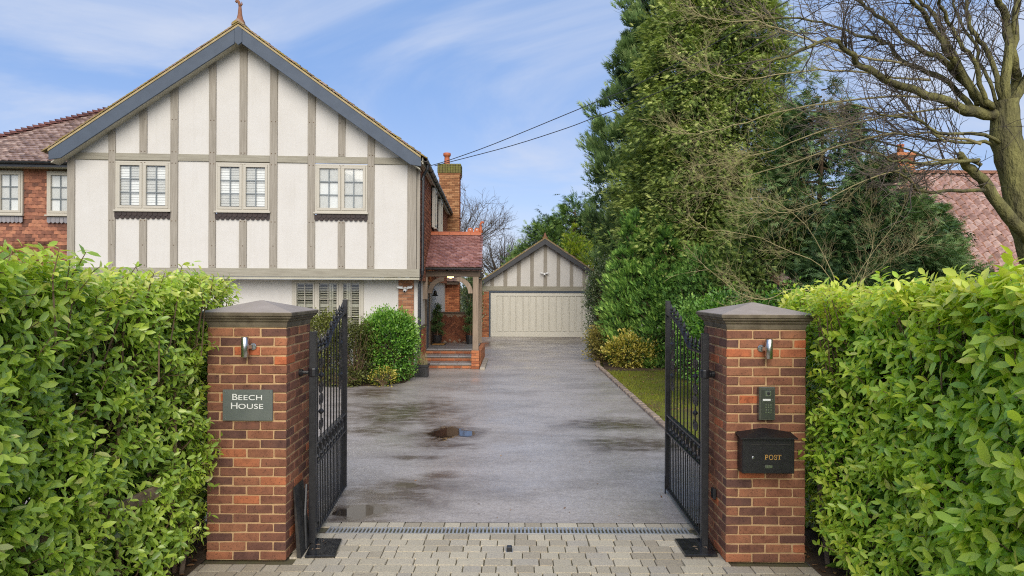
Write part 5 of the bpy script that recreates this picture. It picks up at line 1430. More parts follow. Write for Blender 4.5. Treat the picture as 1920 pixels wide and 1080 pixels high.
for s_ in (-1, 1):
    ue = gc + s_ * ghw
    b = MB(); b.prism([(gc, ga_z), (ue, gzr(ue)), (ue, gzr(ue) - .2), (gc, ga_z - .27)], GY - .31, GY - .275); b.build('barge_board', M['slate_dark'] if 'slate_dark' in M else M.setdefault('slate_dark', plain('dark grey paint', (0.05, 0.052, 0.058), (0.07, 0.07, 0.075), 4, 0.6, 0.1)), gar, bevel=.004)
    b = MB(); b.prism([(gc, ga_z - .22), (ue, gzr(ue) - .19), (ue, gzr(ue) - .17), (gc, ga_z - .2)], GY - .274, GY + .03); b.build('soffit', M['darkoak'], gar)
    b = MB(); b.prism([(gc, ga_z + .03), (ue + s_ * .04, gzr(ue) + .005), (ue + s_ * .04, gzr(ue) - .03), (gc, ga_z - .01)], GY - .33, GY + 6); b.build('undercloak', M['under'], gar)
    pg_ = math.atan(gs); dn = Vector((s_ * math.cos(pg_), 0, -math.sin(pg_))); nrm = Vector((s_ * math.sin(pg_), 0, math.cos(pg_)))
    items = []
    for j in range(38):
        for k in range(8):
            p = Vector((gc, GY - .26 + k * .167, ga_z + .035)) + dn * (ghw / math.cos(pg_) + .06 - j * .1); items.append((p.to_tuple(), tile_rot((0, 1 if s_ < 0 else -1, 0), -dn, nrm), (1, 1, 1.4)))
    field('tile', items, tm_moss, TT, M['tile_f'], gar, 38, key=lambda it: it[0][1], stuff_name='roof_tiles')
b = MB(); b.prism([(gc - .14, ga_z + .02), (gc, ga_z + .12), (gc + .14, ga_z + .02)], GY - .34, GY + 6); b.build('ridge', M['oldterra'], gar)
b = MB(); b.lathe([(.08, ga_z + .05), (.06, ga_z + .15), (.02, ga_z + .27)], (gc, GY - .27, 0), 8); b.build('roof_finial', M['oldterra'], gar)
b = MB(); b.box(gc - 2.98, gc + 2.98, GY + .3, GY + 6, 0, 2.3); b.build('garage_body', M['redbrick'], gar)
# door: frame, rails, stiles, recessed panels
gd = mk('garage_door', None, gar, Matrix.Translation((d0, GY, 0)))
b = MB(); b.box(d0 - .075, d0, GY - .0, GY + .1, 0, bz0 - .002); b.box(d1, d1 + .075, GY, GY + .1, 0, bz0 - .002); b.box(d0, d1, GY, GY + .1, dz1, bz0 - .002); b.build('door_surround', M['slate_paint'], gd, bevel=.004)
n_ = 14; e0, e1 = gx(931), d1 - (gx(931) - d0); pz0, pz1 = at(1000, 622, GY).z, at(1000, 555, GY).z; pw_ = (e1 - e0) / n_
b = MB(); b.box(d0, d1, GY + .03, GY + .07, .012, pz0); b.box(d0, d1, GY + .03, GY + .07, pz1, dz1 - .004); b.box(d0, e0, GY + .03, GY + .07, pz0, pz1); b.box(e1, d1, GY + .03, GY + .07, pz0, pz1)
b.build('door_rails', M['gdoor'], gd, bevel=.004)
for i in range(n_):
    b = MB(); b.box(e0 + i * pw_ + .040, e0 + (i + 1) * pw_ - .040, GY + .05, GY + .075, pz0 + .012, pz1 - .02); b.build('door_panel', M['gdoor'], gd)
b = MB(); b.box(d0 + .01, d1 - .01, GY + .08, GY + .095, .02, dz1 - .01); b.build('door_back', M['gdoor'], gd)
for i in range(1, n_):
    b = MB(); b.box(e0 + i * pw_ - .022, e0 + i * pw_ + .022, GY + .035, GY + .07, pz0, pz1); b.build('door_stile', M['gdoor'], gd, bevel=.004)
flood(1021, 514, GY - .05, 'white twin floodlight camera on the garage gable', GY - .0)
# ------------------------------------------------------------------ vegetation
LEAF_V = [(0, 0, 0), (.30, .19, .04), (.30, 0, -.01), (.30, -.19, .04), (.68, .185, .0), (.68, 0, -.05), (.68, -.185, .0), (1, 0, -.13)]
LEAF_F = [(0, 2, 1), (0, 3, 2), (1, 2, 5), (1, 5, 4), (2, 3, 6), (2, 6, 5), (4, 5, 7), (5, 6, 7)]
SM_V = [(0, 0, 0), (.5, .27, .05), (.5, -.27, .05), (1, 0, -.04)]
SM_F = [(0, 2, 1), (1, 2, 3)]


def blades(lst):
    V, F = [], []
    for (x0, ang, ln, w, dr) in lst:
        a = R(ang); dx_, dy_ = math.cos(a), math.sin(a); n = len(V)
        V += [(x0 - dy_ * w, dx_ * w, 0), (x0 + dy_ * w, -dx_ * w, 0), (x0 + dx_ * ln, dy_ * ln, dr)]; F.append((n, n + 1, n + 2))
    return V, F


SPRAY = blades([(0, 0, 1.0, .04, -.2), (.12, 40, .5, .05, -.10), (.12, -40, .5, .05, -.02), (.34, 36, .46, .05, -.16), (.34, -36, .46, .05, -.06), (.56, 30, .38, .045, -.2), (.56, -30, .38, .045, -.12)])
PLUME = blades([(0, 0, 1.0, .05, .02), (.15, 28, .5, .06, 0.05), (.15, -28, .5, .06, -.05), (.45, 24, .42, .05, .04), (.45, -24, .42, .05, -.04)])


def vrand(n, rng):
    return unit(rng.normal(size=(n, 3)))


def cloud_mesh(name, C, A, per, rad, leaf, size, mat, parent, rng, tip=0.35, spread=(1, 1, 1), up=0.3, outw=0.8, jit=0.8, base_t=0.2, kind='stuff', droop=0.0, M0=None):
    """clusters of leaves: C centres (n,3), A outward axes (n,3)"""
    n = len(C); idx = np.repeat(np.arange(n), per); N = n * per
    off = rng.normal(size=(N, 3)) * np.asarray(rad)[..., None][idx] * np.asarray(spread) if np.ndim(rad) else rng.normal(size=(N, 3)) * rad * np.asarray(spread)
    P = C[idx] + off * 0.62
    ax = A[idx]
    out = (off * ax).sum(1) / (np.asarray(rad)[idx] if np.ndim(rad) else rad)
    d = ax * outw + vrand(N, rng) * jit + unit(off) * 0.5; d[:, 2] += up - droop
    nrm = np.array([0, 0, 1.0])[None] + ax * .5 + vrand(N, rng) * .8
    Rm = frames(d, nrm)
    ct = rng.random(n)[idx]
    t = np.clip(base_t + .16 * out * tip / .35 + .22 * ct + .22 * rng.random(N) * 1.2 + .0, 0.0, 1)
    S = size * (0.65 + .7 * rng.random(N))
    me = scatter_mesh(name, leaf[0], leaf[1], P, Rm, S, t, mat)
    return mk(name, me, parent, None, kind)


def conifer(loc, H, prof, nb, per, size, mat, label, name='conifer_tree', cat='conifer', group=None, elev=15, droop=.25, rad=.3, leaf=SPRAY, seed=1, lump=.14, t_lo=.02, inner=True, outw=.9, jit=.6, base_t=.12, up=0.0, bough_f=(.55, 1.0)):
    rng = np.random.default_rng(seed)
    t_ = thing(name, loc, label, cat, group)
    L0 = np.array(loc, float)
    b_ = MB(); r0 = max(.06, H * .016)
    b_.tube([(loc[0] + math.sin(i * 1.3 + seed) * .04, loc[1] + math.cos(i * 1.7) * .04, loc[2] - .05 + H * .93 * i / 6) for i in range(7)], [r0 * (1 - i / 6.6) + .012 for i in range(7)], 8)
    b_.build('trunk', M['stem'], t_, True)
    zs = np.array([p_[0] for p_ in prof]); rs = np.array([p_[1] for p_ in prof])
    zz = rng.uniform(zs[0], zs[-1], nb * 6); rr = np.interp(zz, zs, rs)
    keep = rng.random(len(zz)) < (rr / rs.max()) * .9 + .1
    zz, rr = zz[keep][:nb], rr[keep][:nb]; n = len(zz)
    az = rng.uniform(0, 2 * math.pi, n)
    lumpf = 1 + lump * (np.sin(az * 3 + zz * 1.1 + seed) * .5 + np.sin(az * 5 - zz * 2.3) * .35 + rng.normal(size=n) * .45)
    Ln = np.maximum(rr * lumpf, .12)
    e = R(elev) + rng.normal(size=n) * .12
    dirs = np.stack([np.cos(az) * np.cos(e), np.sin(az) * np.cos(e), np.sin(e)], 1)
    f = rng.uniform(bough_f[0], bough_f[1], n) ** .6
    tipz = zz
    C = L0 + np.stack([np.cos(az) * Ln * f, np.sin(az) * Ln * f, tipz - (1 - f) * Ln * np.tan(e) * 1.0], 1)
    # boughs (thin limbs) as one part
    b_ = MB()
    for i in range(0, n, max(1, n // 160)):
        p1 = Vector(C[i]); p0 = Vector((loc[0], loc[1], max(loc[2] + .1, p1.z - Ln[i] * math.tan(e[i]) * .8)))
        b_.tube([p0, (p0 + p1) / 2 + Vector((0, 0, -.04)), p1], [.03, .02, .006], 4, False)
    b_.build('limbs', M['stem'], t_, kind='stuff')
    radv = rad * (0.6 + .7 * rng.random(n)) * np.clip(Ln / rs.max(), .3, 1)
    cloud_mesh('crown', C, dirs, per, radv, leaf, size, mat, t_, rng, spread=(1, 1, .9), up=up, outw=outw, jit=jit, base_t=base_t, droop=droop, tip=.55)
    if inner:  # added dark, oversized sprays that keep sky from showing through the crown
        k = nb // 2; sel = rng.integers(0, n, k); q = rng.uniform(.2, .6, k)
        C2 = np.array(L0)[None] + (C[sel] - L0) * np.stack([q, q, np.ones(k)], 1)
        cloud_mesh('filler_crown', C2, dirs[sel], max(6, per // 3), rad * 1.6, leaf, size * 1.5, mat, t_, rng, up=up, outw=outw, jit=1.0, base_t=-.05, droop=droop, tip=.2)
    return t_


def shrub(c, r, zt_, n, per, size, mat, label, name='shrub', cat='shrub', group=None, seed=1, leaf=(SM_V, SM_F), rad=.14, lump=.16, base_t=.2, z0=0.0, flat=2.6, stems=True, up=.25, jit=.8, outw=.7, tip=.45, xr=None):
    rng = np.random.default_rng(seed)
    t_ = thing(name, (c[0], c[1], z0), label, cat, group)
    d = vrand(n, rng); d[:, 2] = np.where(rng.random(n) < .35, np.abs(d[:, 2]), d[:, 2]); d = unit(d)
    h = zt_ - z0; cz = z0 + h * .5
    # superellipsoid: a bushy box-like dome
    p = flat; k = (np.abs(d[:, 0]) ** p + np.abs(d[:, 1]) ** p + np.abs(d[:, 2]) ** p) ** (-1 / p)
    lu = 1 + lump * (np.sin(d[:, 0] * 7 + seed) * .4 + np.sin(d[:, 1] * 6 + d[:, 2] * 8) * .4 + rng.normal(size=n) * .5)
    depth = 1 - .38 * rng.random(n) ** 2.2
    rx, ry = (xr or r), r
    C = np.array([c[0], c[1], cz])[None] + d * (k * lu * depth)[:, None] * np.array([rx - rad * .5, ry - rad * .5, h * .5 - rad * .3])
    C[:, 2] = np.maximum(C[:, 2], z0 + .05)
    if stems:
        b_ = MB()
        for i in range(0, n, max(1, n // 60)):
            q = Vector(C[i]); b0 = Vector((c[0] + random.uniform(-.1, .1) * r, c[1] + random.uniform(-.1, .1) * r, z0)); m_ = (b0 + q) / 2 + Vector((random.uniform(-.05, .05), 0, .05))
            b_.tube([b0, m_, q], [.02, .012, .005], 4, False)
        b_.build('stems', M['stem'], t_, kind='stuff')
    cloud_mesh('foliage', C, d, per, rad, leaf, size, mat, t_, rng, base_t=base_t, up=up, jit=jit, outw=outw, tip=tip)
    return t_


# ---- laurel hedges
def hedge(curve, side, ztop, zlow, thick, mat, lsize, label, seed, nsh, K=9, tshift=0.0):
    rng = np.random.default_rng(seed)
    cv = np.array(curve, float); seg = np.linalg.norm(np.diff(cv, axis=0), axis=1); cum = np.concatenate([[0], np.cumsum(seg)]); TOT = cum[-1]
    def C(s): return np.stack([np.interp(s, cum, cv[:, 0]), np.interp(s, cum, cv[:, 1])], -1)
    def Nn(s):
        a = C(np.clip(s - .22, 0, TOT)); c = C(np.clip(s + .22, 0, TOT)); t_ = unit(c - a)
        return np.stack([-t_[:, 1], t_[:, 0]], -1) * side      # outward
    zt_f = lambda s: np.interp(s, [z_[0] for z_ in ztop], [z_[1] for z_ in ztop])
    zl_f = lambda s: np.interp(s, [z_[0] for z_ in zlow], [z_[1] for z_ in zlow])
    base = C(np.array([0.0]))[0]
    t_ = thing('laurel_hedge', (base[0], base[1], 0), label, 'hedge', 'laurel hedges either side of the gates')
    nf = int(nsh * .74); nt = nsh - nf
    sF = rng.uniform(0, TOT, nf); zF = zl_f(sF) + (zt_f(sF) - zl_f(sF)) * rng.random(nf)
    bul = lambda s, z: .035 * np.sin(s * 5.1 + z * 3.3 + seed) + .03 * np.sin(s * 11 - z * 7) + .03 * np.sin(z * 13 + s * 3)
    dep = np.minimum(rng.exponential(.10, nf), .42)
    nF = Nn(sF); pF = C(sF) + nF * (bul(sF, zF) - dep - .13)[:, None]
    PF = np.concatenate([pF, zF[:, None]], 1)
    AF = np.concatenate([nF, np.full((nf, 1), .35)], 1)
    sT = rng.uniform(0, TOT, nt); w = rng.random(nt) * thick; nT = Nn(sT)
    pT = C(sT) - nT * (w + .02)[:, None]; depT = np.minimum(rng.exponential(.07, nt), .3)
    PT_ = np.concatenate([pT, (zt_f(sT) + bul(sT, w * 4) - depT - .10)[:, None]], 1)
    AT = np.concatenate([nT * .25, np.ones((nt, 1))], 1)
    P = np.concatenate([PF, PT_]); A = unit(np.concatenate([AF, AT])); S_ = np.concatenate([sF, sT]); D = np.concatenate([dep, depT]); top = np.concatenate([np.clip(1 - (zt_f(sF) - zF) / .35, 0, 1), np.ones(nt)])
    n = len(P)
    sd_ = unit(A * .75 + rng.normal(size=(n, 3)) * .5 + np.array([0, 0, .45]))
    sl = .09 + .09 * rng.random(n)
    idx = np.repeat(np.arange(n), K); N = n * K
    q = np.tile(np.linspace(.12, 1.0, K), n) + rng.uniform(-.05, .05, N)
    ga = np.tile(np.arange(K) * 2.39996, n) + rng.uniform(0, 6.28, n)[idx] + rng.normal(size=N) * .3
    e1 = unit(np.cross(sd_, np.array([.3, .2, .93])[None])); e2 = np.cross(sd_, e1)
    radial = e1[idx] * np.cos(ga)[:, None] + e2[idx] * np.sin(ga)[:, None]
    pos = P[idx] + sd_[idx] * (q * sl[idx])[:, None]
    ld = sd_[idx] * (.12 + .5 * q)[:, None] + radial * .9 + rng.normal(size=(N, 3)) * .2; ld[:, 2] -= .15
    ln = sd_[idx] * .6 + A[idx] * .7 - radial * .3 + rng.normal(size=(N, 3)) * .35 + np.array([0, 0, .3])
    Rm = frames(ld, ln)
    size = np.interp(S_, [a for a, _ in lsize], [c_ for _, c_ in lsize])[idx] * (.45 + .55 * rng.random(N) + .35 * rng.random(n)[idx])
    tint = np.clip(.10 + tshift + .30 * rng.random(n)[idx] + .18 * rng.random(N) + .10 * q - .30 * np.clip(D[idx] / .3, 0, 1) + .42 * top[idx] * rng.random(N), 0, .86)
    odd = rng.random(N); tint[odd < .03] = .9 + .1 * rng.random((odd < .03).sum())
    # reject leaves that would stand inside the pillars
    bad = ((pos[:, 0] > PLX - .0) & (pos[:, 0] < PLX + .67) | (pos[:, 0] > PRX) & (pos[:, 0] < PRX + .665)) & (pos[:, 1] > PY - .01) & (pos[:, 1] < PY + .67) & (pos[:, 2] < 2.12)
    pos, Rm, size, tint, D_, q = pos[~bad], Rm[~bad], size[~bad], tint[~bad], D[idx][~bad], q[~bad]
    N = len(pos)
    # the 300 leaves that show largest: outermost, nearest, inside the frame
    view = pos - np.array([0, 0, CAM_H]); depth = view[:, 1]
    inside = (np.abs(view[:, 0] / depth) < .74) & (np.abs(view[:, 2] / depth) < .41)
    facing = np.abs((Rm[:, :, 2] * unit(view)).sum(1))
    score = size / depth * (facing + .15) * np.exp(-D_ * 14) * (.35 + q) * inside
    pick = np.argsort(-score)[:300]
    lv = []
    for k in range(6):
        me = bpy.data.meshes.new('leaf'); me.from_pydata(LEAF_V, [], LEAF_F); me.materials.append(mat)
        a_ = me.attributes.new('tint', 'FLOAT', 'POINT'); a_.data.foreach_set('value', [.14 + .13 * k] * len(LEAF_V)); me.polygons.foreach_set('use_smooth', [True] * 8); lv.append(me)
    for i in pick:
        k = int(np.clip((tint[i] - .10) / .13, 0, 5)); mk('leaf', lv[k], t_, m4(pos[i], Rm[i], float(size[i])))
    keep = np.ones(N, bool); keep[pick] = False
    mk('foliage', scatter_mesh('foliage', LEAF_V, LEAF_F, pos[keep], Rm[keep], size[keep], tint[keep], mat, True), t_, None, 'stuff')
    # woody twigs
    b_ = MB()
    for i in range(0, n, 3):
        p1 = Vector(P[i]) + Vector(sd_[i]) * float(sl[i]); p0 = Vector(P[i]); a_ = Vector(A[i]); back = p0 - a_ * .30 + Vector((random.uniform(-.1, .1), random.uniform(-.1, .1), -.14))
        b_.tube([back, p0, p1], [.007, .005, .0025], 3, False)
    for s in np.arange(.1, TOT, .16):
        c_ = C(np.array([s]))[0] - Nn(np.array([s]))[0] * random.uniform(.25, .4); zz = float(zt_f(s))
        b_.tube([(c_[0], c_[1], 0), (c_[0] + random.uniform(-.1, .1), c_[1] + random.uniform(-.1, .1), zz * .45), (c_[0] + random.uniform(-.15, .15), c_[1] + random.uniform(-.15, .15), zz - .25)], [.022, .016, .007], 5, False)
    b_.build('twigs', M['stem'], t_, kind='stuff')
    # dense inside of the hedge: large dark leaves added to stop light coming through
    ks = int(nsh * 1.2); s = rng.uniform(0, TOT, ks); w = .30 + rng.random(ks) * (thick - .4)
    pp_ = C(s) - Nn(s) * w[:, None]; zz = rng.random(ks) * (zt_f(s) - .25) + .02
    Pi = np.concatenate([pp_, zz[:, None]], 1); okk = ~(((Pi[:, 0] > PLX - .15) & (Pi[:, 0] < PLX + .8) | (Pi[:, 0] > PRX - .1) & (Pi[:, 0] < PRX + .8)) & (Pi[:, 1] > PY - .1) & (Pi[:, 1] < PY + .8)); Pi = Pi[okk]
    me = scatter_mesh('filler_foliage', LEAF_V, LEAF_F, Pi, frames(vrand(len(Pi), rng), vrand(len(Pi), rng)), np.full(len(Pi), .22), .02 + .16 * rng.random(len(Pi)), mat)
    mk('filler_foliage', me, t_, None, 'stuff')
    return t_


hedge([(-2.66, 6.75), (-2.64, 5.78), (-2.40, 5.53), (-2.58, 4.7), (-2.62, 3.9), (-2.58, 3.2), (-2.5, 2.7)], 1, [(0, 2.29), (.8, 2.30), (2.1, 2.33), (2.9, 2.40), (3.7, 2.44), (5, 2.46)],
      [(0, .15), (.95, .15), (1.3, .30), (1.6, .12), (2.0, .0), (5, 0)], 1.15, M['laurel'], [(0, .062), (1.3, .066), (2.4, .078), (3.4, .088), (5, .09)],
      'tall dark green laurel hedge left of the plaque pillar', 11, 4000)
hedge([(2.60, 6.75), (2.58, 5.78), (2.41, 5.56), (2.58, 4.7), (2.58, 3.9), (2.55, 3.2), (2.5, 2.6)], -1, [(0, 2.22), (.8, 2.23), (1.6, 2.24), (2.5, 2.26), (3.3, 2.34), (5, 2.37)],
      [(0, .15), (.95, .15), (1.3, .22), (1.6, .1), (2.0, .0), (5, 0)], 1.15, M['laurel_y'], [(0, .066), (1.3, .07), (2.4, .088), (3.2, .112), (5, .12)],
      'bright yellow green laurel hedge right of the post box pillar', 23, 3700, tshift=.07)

# old timber boards and stakes in the hedges
def stake(p0, p1, w, label):
    t_ = thing('wooden_stake', p0, label, 'stake', 'old stakes at the foot of the hedges'); b_ = MB(); b_.bar(p0, p1, w, w * .8); b_.build('stake', M['oldwood'], t_, bevel=.004)
a = gnd(340, 1075); stake((a.x, a.y, 0), (a.x + .04, a.y + .02, .33), .045, 'old grey wooden stake at foot of the left hedge')
a = gnd(1562, 1066); stake((a.x, a.y + .1, 0), (a.x - .07, a.y + .12, .75), .045, 'old dark wooden stake at foot of the right hedge')
def board(pa, pb_, w, label):
    t_ = thing('wooden_rail', pa, label, 'fence rail', 'old fence rails inside the left hedge'); b_ = MB(); b_.bar(pa, pb_, .03, w); b_.build('rail', M['oldwood'], t_, bevel=.004)
board(at(180, 975, 4.55), at(300, 918, 5.05), .09, 'upper old wooden rail showing through the left laurel hedge')
board(at(20, 1030, 3.9), at(100, 1000, 4.2), .08, 'lower old wooden rail showing through the left laurel hedge')

# ---- shrubs by the house
shrub((-2.98, 16.5, 0), .68, 1.64, 640, 34, .062, M['box'], 'rounded bright green clipped bush beside the brick corner pier', seed=3, rad=.13, xr=.68, base_t=.22, lump=.10)
shrub((-4.62, 16.5, 0), .5, 1.58, 300, 30, .055, M['olive'], 'tall yellow green bush behind the left iron gate', seed=4, rad=.12, xr=.62, base_t=.34)
shrub((-3.66, 16.0, 0), .36, 1.42, 330, 26, .05, M['olive'], 'brownish olive bush between gate and bright green bush', seed=5, rad=.12, xr=.55, base_t=.02, lump=.22)
shrub((-2.95, 15.75, 0), .2, .36, 60, 16, .05, M['varieg'], 'low yellow variegated plant at the front of the house bed', seed=6, rad=.09, xr=.30, base_t=.2)
shrub((-3.9, 15.66, 0), .22, .36, 90, 18, .05, M['olive'], 'low olive plant at the gate side of the house bed', seed=16, rad=.09, xr=.5, base_t=.1)
# spiral topiaries in the porch
def topiary(x, y, label, seed):
    rng = np.random.default_rng(seed); t_ = thing('spiral_topiary', (x, y, .465), label, 'topiary', 'potted spiral topiaries in the porch')
    b_ = MB(); b_.lathe([(.12, .467), (.16, .72), (.165, .74), (.14, .74), (.13, .70)], (x, y, 0), 14); b_.build('pot', M['blackpl'], t_)
    b_ = MB(); b_.tube([(x, y, .7), (x, y, 1.72)], .018, 6); b_.build('trunk', M['stem'], t_)
    q = np.linspace(0, 1, 70); an = q * 2 * math.pi * 3.3; rr = .15 * (1 - q * .75)
    Cc = np.stack([x + np.cos(an) * rr, y + np.sin(an) * rr, .80 + q * .9], 1); Aa = unit(np.stack([np.cos(an), np.sin(an), np.full(70, .4)], 1))
    cloud_mesh('foliage', Cc, Aa, 46, .075, (SM_V, SM_F), .04, M['yew'], t_, rng, base_t=.15)
topiary(at(820, 600, 22.1).x, 22.1, 'spiral clipped topiary in black pot by the front door', 1)
topiary(at(882, 600, 22.1).x, 22.1, 'spiral clipped topiary in black pot behind the porch post', 2)

# ---- conifers right of the drive
conifer((6.5, 22.0, 0), 15.5, [(.1, 2.2), (2, 2.65), (5, 2.85), (8, 2.6), (11.5, 1.85), (14, .9), (15.5, .1)], 1500, 90, .175, M['thuja'], 'huge bright green conifer towering over the right of the drive', seed=31, rad=.34, lump=.17, droop=.32, base_t=.20, elev=18)
conifer((6.25, 28.5, 0), 17.2, [(.1, 1.5), (3, 1.9), (4.3, 2.3), (6.9, 3.1), (9.2, 2.45), (11.8, 2.0), (14, 1.5), (17.2, .1)], 700, 64, .34, M['cypress'], 'dark blue green conifer with spiky boughs behind the huge bright conifer', seed=32, rad=.34, lump=.24, droop=-.45, base_t=.22, elev=44, leaf=PLUME, jit=.45, outw=1.0, bough_f=(.5, 1.05))
conifer((3.78, 21.0, 0), 4.75, [(.05, .85), (1, 1.0), (2.2, .92), (3.4, .6), (4.3, .25), (4.75, .03)], 420, 40, .16, M['juniper'], 'upright green conifer shrub nearest the garage door', 'conifer_shrub', 'conifer', 'upright conifers by the drive', seed=33, rad=.17, droop=-.3, elev=40, leaf=PLUME, base_t=.25, lump=.12)
conifer((4.55, 20.2, 0), 4.1, [(.05, .9), (1, 1.0), (2.2, .85), (3.2, .5), (4.1, .03)], 380, 40, .16, M['juniper'], 'upright green conifer shrub with lower rounder top beside the taller one', 'conifer_shrub', 'conifer', 'upright conifers by the drive', seed=34, rad=.18, droop=-.25, elev=35, leaf=PLUME, base_t=.12, lump=.16)
shrub((5.6, 19.2, 0), 1.1, 3.2, 420, 34, .12, M['juniper'], 'big dark green shrub behind the right iron gate', seed=35, rad=.24, base_t=.08, leaf=SPRAY, lump=.2, xr=1.3)
shrub((4.6, 16.9, 0), .5, 1.9, 240, 30, .075, M['juniper'], 'mid green bush seen through the right iron gate', seed=36, rad=.17, base_t=.2, xr=.55)
shrub((7.0, 18.2, 0), 1.3, 4.6, 640, 30, .15, M['thuja'], 'loose olive green conifer bush under the bare branches', seed=37, rad=.28, base_t=.08, leaf=SPRAY, lump=.2, xr=1.5)
shrub((3.15, 24.3, 0), .62, 3.1, 420, 26, .07, M['viburnum'], 'pale flowering evergreen shrub beside the garage door edge', seed=38, rad=.15, base_t=.2, xr=.55, flat=2.2)
shrub((2.86, 21.2, 0), .42, 1.02, 170, 26, .075, M['golden'], 'golden brown shrub at the corner of the drive', seed=39, rad=.13, base_t=.25, xr=.48, lump=.25)
shrub((3.45, 19.75, 0), .5, .84, 230, 22, .085, M['varieg'], 'yellow variegated shrub at the edge of the lawn', seed=40, rad=.13, base_t=.30, xr=.62, lump=.25)
shrub((4.05, 20.0, 0), .5, 1.1, 170, 22, .085, M['viburnum'], 'low grey green shrub behind the yellow variegated one', seed=45, rad=.15, base_t=.12, xr=.55, lump=.25)
shrub((4.25, 13.4, 0), .55, 2.12, 300, 30, .075, M['box'], 'mid green bush just behind the post box pillar', seed=41, rad=.17, base_t=.14, xr=.7)
shrub((5.35, 13.2, 0), .5, 2.22, 300, 30, .075, M['box'], 'mid green bush at left end of the right laurel hedge', seed=42, rad=.17, base_t=.18, xr=.75)
conifer((8.3, 15.6, 0), 5.25, [(.1, 1.4), (1.5, 1.75), (2.6, 1.65), (3.6, 1.25), (4.6, .65), (5.25, .05)], 620, 46, .19, M['yew'], 'dense dark conical evergreen in front of the pantiled roof', 'evergreen_tree', 'evergreen', seed=43, rad=.24, droop=.1, elev=25, base_t=.14, lump=.2)
conifer((9.85, 15.9, 0), 4.25, [(.1, .7), (1.5, .8), (2.6, .7), (3.6, .4), (4.25, .05)], 240, 46, .18, M['yew'], 'smaller dark evergreen cone at right shoulder of the dark one', 'evergreen_tree', 'evergreen', seed=48, rad=.22, droop=.1, elev=25, base_t=.16, lump=.2)
conifer((8.15, 18.0, 0), 7.9, [(1.0, 1.6), (3.2, 1.6), (4.5, 1.5), (6, 1.05), (7.2, .65), (7.9, .1)], 330, 50, .24, M['yew'], 'thin dark fir with sky showing between its layered boughs', 'fir_tree', 'fir tree', seed=44, rad=.30, droop=.05, elev=2, base_t=.1, lump=.3, inner=False)
for i, (x, y, h, r_, lab) in enumerate(((2.3, 45, 6.9, 1.7, 'rounded far evergreen tree behind left slope of the garage roof'), (4.2, 46, 8.3, 2.3, 'taller far evergreen tree behind the garage ridge'), (6.6, 47, 9.0, 2.6, 'far evergreen tree next to the dark spiky conifer'), (0.9, 47, 5.0, 1.2, 'small far evergreen at the left of the garage ridge'))):
    conifer((x, y, 0), h, [(.1, r_ * .9), (h * .35, r_), (h * .65, r_ * .97), (h * .88, r_ * .7), (h, .1)], 240, 36, .36, M['evergreen'], lab, 'evergreen_tree', 'evergreen', 'far evergreens behind the garage', seed=50 + i, rad=.42, droop=-.1, elev=30, base_t=.22, lump=.2)
conifer((3.45, 38.2, 0), 5.75, [(.5, .9), (2.5, 1.05), (4.2, .9), (5.2, .5), (5.75, .05)], 240, 36, .17, M['lime'], 'vivid lime green shrub glowing above the garage roof', 'lime_shrub', 'shrub', seed=55, rad=.22, droop=-.2, elev=40, leaf=PLUME, base_t=.3, lump=.22)
shrub((-1.75, 30.4, 0), .45, 2.75, 200, 24, .08, M['viburnum'], 'dark leafy shrub seen through the porch arch', seed=56, rad=.18, base_t=.15, xr=.42)
shrub((-4.5, 41, 0), 2.0, 3.4, 300, 24, .16, M['olive'], 'yellow green far hedge bush left behind the garage', seed=57, rad=.3, base_t=.4, xr=3.6)

# ---- grass, litter
n = 26000
rng = np.random.default_rng(5)
gx_ = KX + .09 + rng.random(n) ** 1.2 * 3.6; gy_ = rng.uniform(9.5, 18.9, n)
keep = (np.sin(gx_ * 2.1 + gy_ * .9) + np.sin(gy_ * 1.7 - gx_) + rng.normal(size=n) * .9 + np.interp(gy_, [9.5, 14, 16, 18.9], [-1.3, -.4, .9, .5])) > -.3
gx_, gy_ = gx_[keep], gy_[keep]; n = len(gx_)
d = np.stack([rng.normal(size=n) * .5, rng.normal(size=n) * .5, np.ones(n)], 1)
me = scatter_mesh('grass', [(0, -.09, 0), (0, .09, 0), (1, 0, .1)], [(0, 1, 2)], np.stack([gx_, gy_, np.full(n, .01)], 1), frames(d, vrand(n, rng)), .035 + .035 * rng.random(n), np.clip(.25 + .5 * rng.random(n) + .2 * np.sin(gx_ * 3), 0, 1), M['grass'])
o = mk('grass', me, None, None, 'stuff'); tag(o, 'short mossy yellow green grass beside the driveway')
def litter(x0, x1, y0, y1, n_, s0, s1, name, label, z=.012):
    P = np.stack([rng.uniform(x0, x1, n_), rng.uniform(y0, y1, n_), np.full(n_, z) + rng.random(n_) * .01], 1)
    dd = vrand(n_, rng); dd[:, 2] *= .25; nn_ = np.array([[0, 0, 1.0]]) + rng.normal(size=(n_, 3)) * .35
    tag(mk(name, scatter_mesh(name, LEAF_V, LEAF_F, P, frames(dd, nn_), s0 + (s1 - s0) * rng.random(n_), rng.random(n_), M['deadleaf']), None, None, 'stuff'), label)
litter(KX + .07, 5.2, 9, 19.6, 800, .03, .065, 'dead_leaves', 'brown fallen leaves scattered over the lawn and soil', .02)
litter(2.5, 3.6, 4.4, 6.0, 260, .04, .08, 'dead_leaves', 'brown fallen leaves on the soil under the right hedge')
litter(-3.4, -2.56, 4.4, 6.2, 260, .04, .08, 'dead_leaves', 'brown fallen leaves on the soil under the left hedge')
litter(-1.6, 2.4, 6.7, 20, 46, .02, .045, 'dead_leaves', 'few small brown leaves lying on the driveway', .006)

